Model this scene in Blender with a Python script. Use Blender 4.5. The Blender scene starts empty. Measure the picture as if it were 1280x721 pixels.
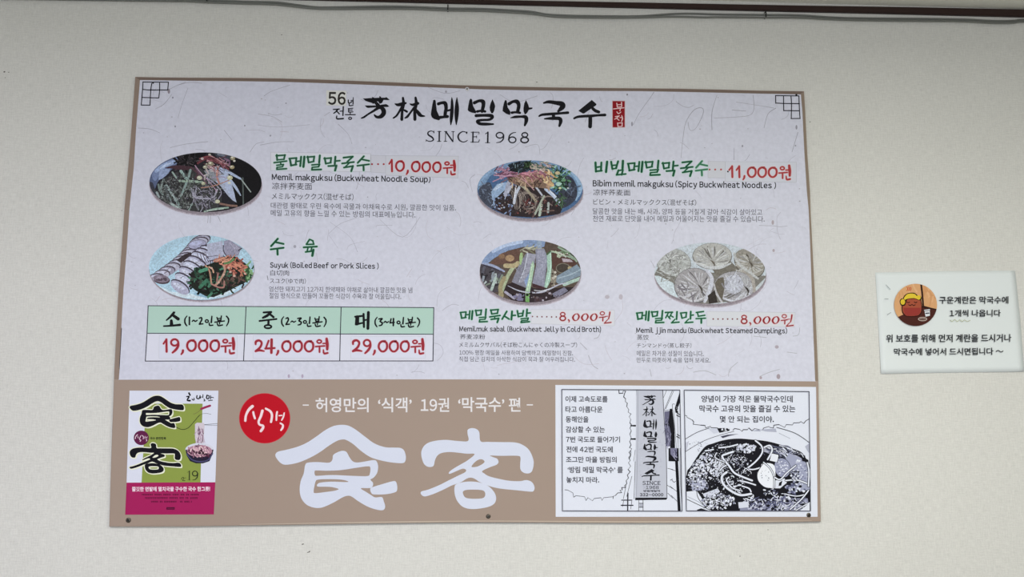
import bpy, bmesh, math, random
from mathutils import Vector
from mathutils.geometry import tessellate_polygon

S = bpy.context.scene
COL = S.collection
R = random.Random(7)

# ------------------------------------------------------------------ camera
FPX = 956.04
RIGHT = Vector((0.99875219, -0.04984451, 0.00309770))   # camera axes in the room: x along the wall, y into it, z up
DOWN = Vector((0.00840691, 0.10666161, -0.99425984))
FWD = Vector((0.04922799, 0.99304523, 0.10694756))
CAM = Vector((-0.00206149, -1.99318375, 1.50047791))
cam = bpy.data.objects.new('camera', bpy.data.cameras.new('camera'))
COL.objects.link(cam)
cam.data.sensor_fit = 'HORIZONTAL'
cam.data.sensor_width = 36.0
cam.data.lens = FPX / 1280 * 36.0
cam.data.clip_start = 0.05
from mathutils import Matrix
m = Matrix((RIGHT, -DOWN, -FWD)).transposed().to_4x4()
m.translation = CAM
cam.matrix_world = m
S.camera = cam

# ------------------------------------------------------------------ light
S.view_settings.view_transform = 'Standard'
S.view_settings.look = 'None'
S.view_settings.gamma = 1
S.view_settings.use_curve_mapping = False
S.view_settings.exposure = -0.02
w = bpy.data.worlds.new('world'); S.world = w; w.use_nodes = True
w.node_tree.nodes['Background'].inputs[0].default_value = (0.93, 0.96, 1.0, 1)
w.node_tree.nodes['Background'].inputs[1].default_value = 0.05

def area(name, loc, target, sx, sy, power, color):
    d = bpy.data.lights.new(name, 'AREA'); d.shape = 'RECTANGLE'
    d.size = sx; d.size_y = sy; d.energy = power; d.color = color
    o = bpy.data.objects.new(name, d); COL.objects.link(o)
    o.location = loc
    o.rotation_euler = (Vector(target) - Vector(loc)).to_track_quat('-Z', 'Y').to_euler()
    return o
area('ceiling_lamp_light', (0.95, -1.75, 2.42), (0.95, -1.75, 0), 1.2, 0.25, 36, (1.0, 0.985, 0.87))
area('ceiling_lamp_light', (-1.3, -2.2, 2.42), (-1.3, -2.2, 0), 1.2, 0.25, 38, (0.94, 0.91, 1.04))
area('window_daylight', (-0.2, -4.4, 1.05), (-0.2, 0, 0.9), 2.6, 1.3, 50, (0.92, 0.945, 1.0))

# ------------------------------------------------------------------ helpers
def at(px, py, off=0.0):
    """point on the wall (off metres in front of it) that shows at pixel px, py of a 1280 x 721 frame"""
    d = FWD + RIGHT * ((px - 640) / FPX) + DOWN * ((py - 360.5) / FPX)
    k = (-off - CAM.y) / d.y
    return CAM + d * k

def lin(h):
    if isinstance(h, tuple): return h
    h = h.lstrip('#')
    c = [int(h[i:i + 2], 16) / 255 for i in (0, 2, 4)]
    return tuple(x / 12.92 if x <= 0.04045 else ((x + 0.055) / 1.055) ** 2.4 for x in c) + (1.0,)

def mat(name, color, rough=0.6, spec=0.3, metal=0.0):
    m = bpy.data.materials.new(name); m.use_nodes = True
    b = m.node_tree.nodes['Principled BSDF']
    b.inputs['Base Color'].default_value = lin(color)
    b.inputs['Roughness'].default_value = rough
    b.inputs['Specular IOR Level'].default_value = spec
    b.inputs['Metallic'].default_value = metal
    return m

def tagged(o, label=None, cat=None, group=None, kind=None):
    if label: o['label'] = label
    if cat: o['category'] = cat
    if group: o['group'] = group
    if kind: o['kind'] = kind
    return o

def link(name, mesh, parent=None, mt=None):
    o = bpy.data.objects.new(name, mesh); COL.objects.link(o)
    if mt: mesh.materials.append(mt)
    if parent:
        o.parent = parent
        o.matrix_parent_inverse = parent.matrix_world.inverted()
    return o

def box(name, a, b, mt, parent=None, bevel=0.0):
    bm = bmesh.new(); bmesh.ops.create_cube(bm, size=1)
    a, b = Vector(a), Vector(b)
    for v in bm.verts:
        v.co = Vector([(a[i] + b[i]) / 2 + v.co[i] * (b[i] - a[i]) for i in range(3)])
    if bevel: bmesh.ops.bevel(bm, geom=bm.edges[:], offset=bevel, segments=2, affect='EDGES')
    me = bpy.data.meshes.new(name); bm.to_mesh(me); bm.free()
    return link(name, me, parent, mt)

# ------------------------------------------------------------------ materials
def wallpaper(name, c1, c2, bump=0.35):
    m = bpy.data.materials.new(name); m.use_nodes = True
    nt = m.node_tree; N = nt.nodes; L = nt.links; b = N['Principled BSDF']
    tc = N.new('ShaderNodeTexCoord')
    def noise(scale, sx, sy, sz, det=2):
        mp = N.new('ShaderNodeMapping'); mp.inputs['Scale'].default_value = (sx, sy, sz)
        L.new(tc.outputs['Object'], mp.inputs[0])
        n = N.new('ShaderNodeTexNoise'); n.inputs['Scale'].default_value = scale
        n.inputs['Detail'].default_value = det
        L.new(mp.outputs[0], n.inputs[0]); return n.outputs[0]
    h = noise(1, 45, 45, 420); v = noise(1, 420, 45, 45); f = noise(260, 1, 1, 1, 3); g = noise(2.2, 1, 1, 1, 3)
    def math_(op, a, c):
        q = N.new('ShaderNodeMath'); q.operation = op
        for i, s in enumerate((a, c)):
            if isinstance(s, (int, float)): q.inputs[i].default_value = s
            else: L.new(s, q.inputs[i])
        return q.outputs[0]
    wv = math_('ADD', math_('ADD', h, v), math_('MULTIPLY', f, 0.6))
    fac = math_('ADD', math_('MULTIPLY', wv, 0.5), math_('MULTIPLY', g, 0.15))
    rp = N.new('ShaderNodeValToRGB')
    rp.color_ramp.elements[0].position = 0.45; rp.color_ramp.elements[0].color = lin(c1)
    rp.color_ramp.elements[1].position = 0.92; rp.color_ramp.elements[1].color = lin(c2)
    L.new(fac, rp.inputs[0]); L.new(rp.outputs[0], b.inputs['Base Color'])
    bp = N.new('ShaderNodeBump'); bp.inputs['Strength'].default_value = bump; bp.inputs['Distance'].default_value = 0.0012
    L.new(wv, bp.inputs['Height']); L.new(bp.outputs[0], b.inputs['Normal'])
    b.inputs['Roughness'].default_value = 0.75; b.inputs['Specular IOR Level'].default_value = 0.25
    return m

M_WALL = wallpaper('cream_linen_wallpaper', '#cbcbc7', '#e3e3df')
M_CEIL = wallpaper('ceiling_paper', '#ebebdf', '#f4f4ea', 0.2)
M_FLOOR = mat('floor_vinyl', '#8c8a84', 0.5)
M_TRIM = mat('dark_brown_moulding', '#2a1512', 0.45, 0.4)
M_CABLE = mat('grey_cable', '#70736f', 0.4, 0.5)
M_BLACK = mat('black_plastic', '#1a1a1c', 0.4)
M_STEEL = mat('dark_steel', '#5a544c', 0.35, 0.5, 0.8)
M_WHITECAP = mat('white_screw_cap', '#d8d8dc', 0.4)
M_LAMP = bpy.data.materials.new('lamp_diffuser'); M_LAMP.use_nodes = True
M_LAMP.node_tree.nodes['Principled BSDF'].inputs['Emission Color'].default_value = (1, .98, .93, 1)
M_LAMP.node_tree.nodes['Principled BSDF'].inputs['Emission Strength'].default_value = 2.0

def print_mat(name, rough=0.55, spec=0.12):
    """flat print: every ink carries its own colour"""
    m = bpy.data.materials.new(name); m.use_nodes = True
    nt = m.node_tree; b = nt.nodes['Principled BSDF']
    a = nt.nodes.new('ShaderNodeAttribute'); a.attribute_name = 'ink'
    n = nt.nodes.new('ShaderNodeTexNoise'); n.inputs['Scale'].default_value = 900; n.inputs['Detail'].default_value = 2
    tc = nt.nodes.new('ShaderNodeTexCoord'); nt.links.new(tc.outputs['Object'], n.inputs[0])
    mr = nt.nodes.new('ShaderNodeMapRange'); mr.inputs[3].default_value = 0.93; mr.inputs[4].default_value = 1.05
    nt.links.new(n.outputs[0], mr.inputs[0])
    mx = nt.nodes.new('ShaderNodeVectorMath'); mx.operation = 'MULTIPLY'
    nt.links.new(a.outputs['Color'], mx.inputs[0]); nt.links.new(mr.outputs[0], mx.inputs[1])
    nt.links.new(mx.outputs[0], b.inputs['Base Color'])
    b.inputs['Roughness'].default_value = rough; b.inputs['Specular IOR Level'].default_value = spec
    return m
M_PRINT = print_mat('printed_ink')
M_PHOTO = print_mat('photo_ink')
for nd in M_PHOTO.node_tree.nodes:
    if nd.type == 'TEX_NOISE': nd.inputs['Scale'].default_value = 260; nd.inputs['Detail'].default_value = 6; nd.inputs['Roughness'].default_value = .75
    if nd.type == 'MAP_RANGE': nd.inputs[1].default_value = .3; nd.inputs[2].default_value = .7; nd.inputs[3].default_value = .62; nd.inputs[4].default_value = 1.4
M_FILM = print_mat('sticker_film', 0.45, 0.2)

def hanji_mat():
    m = bpy.data.materials.new('pale_fibre_paper_print'); m.use_nodes = True
    nt = m.node_tree; N = nt.nodes; L = nt.links; b = N['Principled BSDF']
    tc = N.new('ShaderNodeTexCoord')
    n1 = N.new('ShaderNodeTexNoise'); n1.inputs['Scale'].default_value = 90; n1.inputs['Detail'].default_value = 5
    L.new(tc.outputs['Object'], n1.inputs[0])
    r1 = N.new('ShaderNodeValToRGB')
    r1.color_ramp.elements[0].position = 0.3; r1.color_ramp.elements[0].color = lin('#cfd1e1')
    r1.color_ramp.elements[1].position = 0.7; r1.color_ramp.elements[1].color = lin('#d9dbeb')
    L.new(n1.outputs[0], r1.inputs[0])
    n3 = N.new('ShaderNodeTexNoise'); n3.inputs['Scale'].default_value = 5; n3.inputs['Detail'].default_value = 2
    L.new(tc.outputs['Object'], n3.inputs[0])
    # hair-thin fibre lines where a distorted noise crosses its middle
    n2 = N.new('ShaderNodeTexNoise'); n2.inputs['Scale'].default_value = 16; n2.inputs['Detail'].default_value = 1
    n2.inputs['Distortion'].default_value = 1.5
    L.new(tc.outputs['Object'], n2.inputs[0])
    a = N.new('ShaderNodeMath'); a.operation = 'SUBTRACT'; a.inputs[1].default_value = 0.5; L.new(n2.outputs[0], a.inputs[0])
    a2 = N.new('ShaderNodeMath'); a2.operation = 'ABSOLUTE'; L.new(a.outputs[0], a2.inputs[0])
    a3 = N.new('ShaderNodeMapRange'); a3.inputs[2].default_value = 0.012; a3.inputs[3].default_value = 0.05; a3.inputs[4].default_value = 0.0
    L.new(a2.outputs[0], a3.inputs[0])
    mx = N.new('ShaderNodeMix'); mx.data_type = 'RGBA'
    L.new(a3.outputs[0], mx.inputs[0]); L.new(r1.outputs[0], mx.inputs[6]); mx.inputs[7].default_value = lin('#8e8e9c')
    L.new(mx.outputs[2], b.inputs['Base Color'])
    b.inputs['Roughness'].default_value = 0.5; b.inputs['Specular IOR Level'].default_value = 0.25
    return m
M_HANJI = hanji_mat()
M_TAN = mat('tan_board_print', '#a39185', 0.5, 0.25)
M_FOAM = mat('tan_foam_edge', '#8c7d72', 0.6, 0.2)

# ------------------------------------------------------------------ 2D drawing, kept as real flat geometry
def catmull(p, closed=False, n=5):
    if len(p) < 3: return list(p)
    out = []; m_ = len(p); segs = m_ if closed else m_ - 1
    for i in range(segs):
        g = (lambda k: p[k % m_]) if closed else (lambda k: p[min(max(k, 0), m_ - 1)])
        a, b, c, d = g(i - 1), g(i), g(i + 1), g(i + 2)
        for j in range(n):
            t = j / n
            out.append(tuple(0.5 * (2 * b[q] + (c[q] - a[q]) * t + (2 * a[q] - 5 * b[q] + 4 * c[q] - d[q]) * t * t
                                    + (3 * b[q] - a[q] - 3 * c[q] + d[q]) * t ** 3) for q in range(len(b))))
    if not closed: out.append(tuple(p[-1]))
    return out

def clip_poly(poly, clip):
    out = poly
    n = len(clip)
    for i in range(n):
        ax, ay = clip[i]; bx, by = clip[(i + 1) % n]
        inp = out; out = []
        if not inp: return []
        def side(p): return (bx - ax) * (p[1] - ay) - (by - ay) * (p[0] - ax)
        for k in range(len(inp)):
            p, q = inp[k], inp[(k + 1) % len(inp)]
            sp, sq = side(p), side(q)
            if sp >= 0: out.append(p)
            if (sp >= 0) != (sq >= 0):
                t = sp / (sp - sq); out.append((p[0] + (q[0] - p[0]) * t, p[1] + (q[1] - p[1]) * t))
    return out

def ell(cx, cy, rx, ry, n=40, rot=0):
    c, s = math.cos(rot), math.sin(rot)
    return [(cx + rx * math.cos(t) * c - ry * math.sin(t) * s, cy + rx * math.cos(t) * s + ry * math.sin(t) * c)
            for t in (2 * math.pi * i / n for i in range(n))]

_LET = {}
def letter(c, bold):
    """outline of one character of the built-in type, wide Latin forms so that all letters share one face"""
    bold = 0.0 if bold < .008 else .016 if bold < .018 else .024 if bold < .028 else .032
    key = (c, bold)
    if key not in _LET:
        body = chr(ord(c) + 0xFEE0) if 0x21 <= ord(c) <= 0x7e else c
        cu = bpy.data.curves.new('type', 'FONT'); cu.body = body; cu.size = 1; cu.resolution_u = 3; cu.offset = bold; cu.fill_mode = 'FRONT'
        ob = bpy.data.objects.new('type', cu); me = ob.to_mesh()
        vs = [(v.co.x, v.co.y) for v in me.vertices]; fs = [list(p.vertices) for p in me.polygons]
        ob.to_mesh_clear(); bpy.data.objects.remove(ob); bpy.data.curves.remove(cu)
        if not vs: vs, fs = [(0, 0), (.01, 0), (0, .01)], []
        _LET[key] = (vs, fs, min(v[0] for v in vs), max(v[0] for v in vs))
    return _LET[key]

class Ink:
    """collects flat coloured shapes drawn in picture pixels and lays them on the wall plane"""
    DZ = 1e-6
    def __init__(s, off, crop=None):
        s.off = off; s.v = []; s.f = []; s.c = []; s.z = 0.0; s.clip = None; s.sat = 1.0
        s.crop(*(crop or (0, 0, 1)))
    def crop(s, ox, oy, k, ky=None):
        s.ox, s.oy, s.k, s.ky = ox, oy, k, ky or k; return s
    def P(s, p): return (s.ox + p[0] / s.k, s.oy + p[1] / s.ky)
    def face(s, pts, col):          # pts already in pixels, convex
        if s.clip:
            pts = clip_poly(pts, s.clip)
        if len(pts) < 3: return
        ar = sum(pts[i][0] * pts[(i + 1) % len(pts)][1] - pts[(i + 1) % len(pts)][0] * pts[i][1] for i in range(len(pts)))
        if abs(ar) < 1e-5: return
        if ar > 0: pts = pts[::-1]  # y runs down: make the face look at the room
        if s.sat < 1:
            g_ = .3 * col[0] + .59 * col[1] + .11 * col[2]; col = tuple(g_ + (q - g_) * s.sat for q in col[:3]) + (1.0,)
        b = len(s.v)
        s.v += [at(x, y, s.off + s.z) for x, y in pts]
        s.f.append(list(range(b, b + len(pts)))); s.c.append(col)
    def poly(s, pts, col, holes=(), smooth=False, n=5):
        s.z += s.DZ; col = lin(col)
        loops = [pts] + list(holes)
        if smooth: loops = [catmull(l, True, n) for l in loops]
        loops = [[s.P(p) for p in l] for l in loops]
        flat = [p for l in loops for p in l]
        for t in tessellate_polygon([[Vector((p[0], p[1], 0)) for p in l] for l in loops]):
            s.face([flat[i] for i in t], col)
        return s
    def conv(s, pts, col):
        s.z += s.DZ; s.face([s.P(p) for p in pts], lin(col)); return s
    def ell(s, cx, cy, rx, ry, col, rot=0, n=28):
        return s.conv(ell(cx, cy, rx, ry, n, rot), col)
    def stroke(s, pts, col, w=None, cap=True, n=5):
        s.z += s.DZ; col = lin(col)
        pts = [(p[0], p[1], p[2] if len(p) > 2 else w) for p in pts]
        pts = catmull(pts, False, n)
        pts = [(*s.P(p), max(p[2], 0.01) / s.k / 2) for p in pts]
        L, Rr = [], []
        m_ = len(pts)
        for i in range(m_):
            a = pts[max(i - 1, 0)]; b = pts[min(i + 1, m_ - 1)]
            dx, dy = b[0] - a[0], b[1] - a[1]; l = math.hypot(dx, dy) or 1e-9
            nx, ny = -dy / l, dx / l; x, y, r = pts[i]
            L.append((x + nx * r, y + ny * r)); Rr.append((x - nx * r, y - ny * r))
        for i in range(m_ - 1): s.face([L[i], L[i + 1], Rr[i + 1], Rr[i]], col)
        if cap:
            for e, q in ((0, 1), (m_ - 1, m_ - 2)):
                x, y, r = pts[e]; dx, dy = x - pts[q][0], y - pts[q][1]
                a0 = math.atan2(dy, dx)
                s.face([(x + r * math.cos(a0 + t), y + r * math.sin(a0 + t)) for t in (math.pi * (j / 6 - .5) for j in range(7))], col)
        return s
    def ring(s, cx, cy, rx, ry, w, col, rot=0, n=20):
        s.z += s.DZ; col = lin(col)
        o = [s.P(p) for p in ell(cx, cy, rx + w / 2, ry + w / 2, n, rot)]
        i_ = [s.P(p) for p in ell(cx, cy, max(rx - w / 2, .01), max(ry - w / 2, .01), n, rot)]
        for k in range(n): s.face([o[k], o[(k + 1) % n], i_[(k + 1) % n], i_[k]], col)
        return s
    def hair(s, n, cx, cy, rx, ry, cols, length, w, ang=None, spread=0.6, bend=0.5):
        for _ in range(n):
            a = R.uniform(0, 6.283); q = math.sqrt(R.random())
            x, y = cx + rx * q * math.cos(a), cy + ry * q * math.sin(a)
            d = R.uniform(0, 6.283) if ang is None else ang + R.uniform(-spread, spread)
            l = length * R.uniform(.5, 1.3); b = R.uniform(-bend, bend)
            p = [(x, y)]
            for k in range(3):
                d += b * .6; x += math.cos(d) * l / 3; y += math.sin(d) * l / 3; p.append((x, y))
            s.stroke(p, R.choice(cols), w * R.uniform(.6, 1.3), n=2, cap=False)
        return s
    def dots(s, n, cx, cy, rx, ry, cols, r, n2=6):
        for _ in range(n):
            a = R.uniform(0, 6.283); q = math.sqrt(R.random())
            x, y = cx + rx * q * math.cos(a), cy + ry * q * math.sin(a); rr = r * R.uniform(.4, 1.4)
            s.conv([(x + rr * R.uniform(.6, 1.4) * math.cos(t), y + rr * R.uniform(.5, 1.1) * math.sin(t))
                    for t in (6.283 * k / n2 for k in range(n2))], R.choice(cols))
        return s
    def glyph(s, g, x0, y0, x1, y1, col, grow=0.0):
        """a stored brush glyph placed in the pixel box x0 y0 x1 y1"""
        bx0, by0, bx1, by1, parts = g
        sx, sy = (x1 - x0) / (bx1 - bx0), (y1 - y0) / (by1 - by0)
        k0 = (s.ox, s.oy, s.k, s.ky); s.crop(0, 0, 1); ws = math.sqrt(abs(sx * sy))
        F = lambda p: (x0 + (p[0] - bx0) * sx, y0 + (p[1] - by0) * sy)
        for q in parts:
            if q[0] == 's': s.stroke([(*F(p), (p[2] * ws + grow)) for p in q[1]], col)
            elif q[0] == 'r':
                _, cx, cy, rx, ry, w_ = q; c = F((cx, cy)); s.ring(c[0], c[1], rx * sx, ry * sy, w_ * ws + grow, col)
            else: s.poly([F(p) for p in q[1]], col, [[F(p) for p in h] for h in (q[2] if len(q) > 2 else [])], smooth=(q[0] == 'P'))
        s.ox, s.oy, s.k, s.ky = k0
        return s
    def text(s, txt, x0, x1, yt, yb, col, dy=0.0, bold=0.0):
        """type set so that its ink fills the pixel box; dy is how much the right end sits lower"""
        s.z += s.DZ; col = lin(col)
        V, F = [], []; cur = 0.0
        for c in txt:
            if c == ' ': cur += .26; continue
            vs, fs, ax, bx = letter(c, bold)
            wide = ord(c) > 0x2e80
            if wide: sh = cur; nxt = cur + (.92 if 0xac00 <= ord(c) <= 0xd7a3 else 1.0)
            else:
                sb = .03 if c in '().,-‘’%~!k' else .042
                sh = cur + sb - ax; nxt = cur + bx - ax + 2 * sb
            b = len(V); V += [(x + sh, y) for x, y in vs]; F += [[b + i for i in f] for f in fs]; cur = nxt
        if V:
            ax, bx = min(v[0] for v in V), max(v[0] for v in V); ay, by = min(v[1] for v in V), max(v[1] for v in V)
            b = len(s.v)
            for x, y in V:
                u = (x - ax) / (bx - ax); t = (y - ay) / (by - ay)
                s.v.append(at(x0 + (x1 - x0) * u, yb + dy * u + (yt - yb) * t, s.off + s.z))
            for f in F: s.f.append([b + i for i in f]); s.c.append(col)
        return s
    def build(s, name, parent=None, mt=None):
        me = bpy.data.meshes.new(name)
        me.from_pydata([tuple(v) for v in s.v], [], s.f)
        at_ = me.color_attributes.new('ink', 'FLOAT_COLOR', 'CORNER')
        buf = []
        for p, c in zip(me.polygons, s.c): buf += list(c) * p.loop_total
        at_.data.foreach_set('color', buf)
        me.update()
        # every face looks at the room (-y)
        bad = [p.index for p in me.polygons if p.normal.y > 0]
        if bad:
            bm = bmesh.new(); bm.from_mesh(me); bm.faces.ensure_lookup_table()
            bmesh.ops.reverse_faces(bm, faces=[bm.faces[i] for i in bad]); bm.to_mesh(me); bm.free()
        return link(name, me, parent, mt or M_PRINT)

def fuse(t):     # "x,y,w x,y,w | x,y x,y : w" -> strokes
    out = []
    for part in t.split('|'):
        body, _, w_ = part.partition(':')
        pts = [tuple(float(q) for q in p.split(',')) for p in body.split()]
        if w_.strip(): pts = [(*p[:2], float(w_)) for p in pts]
        out.append(('s', pts))
    return out
def pl(t): return [tuple(float(q) for q in p.split(',')) for p in t.split()]

# ------------------------------------------------------------------ brush glyphs
# large title lettering
T_FANG = (135, 182, 565, 520, [('p', pl('162,218 300,210 305,192 335,208 410,205 410,182 432,188 440,205 500,205 515,195 565,235 540,242 475,238 450,285 415,298 395,262 365,262 345,285 320,298 290,280 240,268 200,250'))]
    + fuse('350,272,40 385,310,50 415,350,50') + [('p', pl('192,322 375,322 430,312 515,300 562,335 535,345 430,345 330,352 240,360 215,350'))]
    + fuse('410,345,50 330,400,32 240,455,24 180,497,26 142,512,16 | 415,350,30 462,375,62 478,430,66 445,480,60 395,498,40 360,488,35 335,462,16'))
T_LIN = (612, 192, 1095, 548, fuse('765,208,30 775,300,42 755,400,36 748,532,42 | 648,298,14 690,312,42 760,298,50 808,286,26 | 750,345,36 700,430,28 665,480,26 622,510,20 | 768,385,18 800,400,30 825,415,30 | '
    '955,205,30 965,290,45 945,400,44 945,530,44 | 872,298,12 915,312,36 990,290,40 | 935,350,30 870,440,26 830,490,34 797,510,18 | 960,380,26 1005,445,54 1040,475,40 1092,482,14'))
T_ME = (103, 200, 528, 614, [('p', pl('140,240 160,235 175,250 182,310 192,400 215,450 242,510 240,535 220,545 150,525 118,500 103,460 110,400 125,310'))]
    + fuse('215,298,44 270,282,40 318,290,56 332,360,50 322,420,48 315,485,48 | 245,500,44 300,495,34 352,488,44 | 335,405,26 400,388,26 | 418,202,6 420,250,28 422,330,42 418,430,50 408,540,40 403,612,10 | 495,202,6 493,260,32 494,350,60 490,440,62 487,540,40 485,612,8'))
T_MIL = (655, 220, 1072, 620, [('p', pl('692,222 708,220 722,235 738,330 785,415 778,440 720,430 675,412 656,390 665,330 680,250'))]
    + fuse('758,282,46 830,252,40 885,265,60 892,320,52 872,410,46 | 800,412,36 855,402,30 918,412,34 | 782,475,44 900,470,40 1005,475,50 1025,500,46 980,535,34 860,542,34 802,560,44 840,595,44 940,602,40 1040,602,22')
    + [('p', pl('1028,228 1052,275 1070,330 1055,400 1035,440 1012,438 992,400 986,350 1000,290'))])
T_MAK = (97, 240, 552, 630, [('p', pl('135,243 150,240 162,255 175,350 218,415 215,460 200,463 150,445 98,405 104,350 120,280'))]
    + fuse('195,298,46 255,265,40 315,265,60 342,320,52 325,415,48 | 238,430,36 290,424,30 358,432,34 | 220,508,10 290,494,36 380,490,34 445,497,54 455,550,54 432,622,26')
    + [('p', pl('450,240 472,280 488,320 495,352 545,352 550,360 545,374 492,388 470,430 445,455 430,452 414,410 412,370 425,290'))])
T_GUK = (640, 250, 1095, 636, fuse('718,285,22 790,268,44 900,282,56 990,300,74 1000,340,78 960,385,50 935,408,30 | 648,482,22 700,460,34 850,448,38 960,440,34 1080,430,38 | 862,450,40 865,500,50 | 728,522,16 830,516,42 950,518,52 972,560,52 952,630,30'))
T_SU = (203, 240, 688, 660, [('p', pl('478,238 548,300 545,318 362,442 340,442 280,405 280,398'))]
    + fuse('495,370,44 530,400,44 582,420,42 | 212,516,26 270,492,34 380,482,38 480,478,38 560,470,32 675,464,40 | 455,490,54 455,560,54 452,638,54'))
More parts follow.
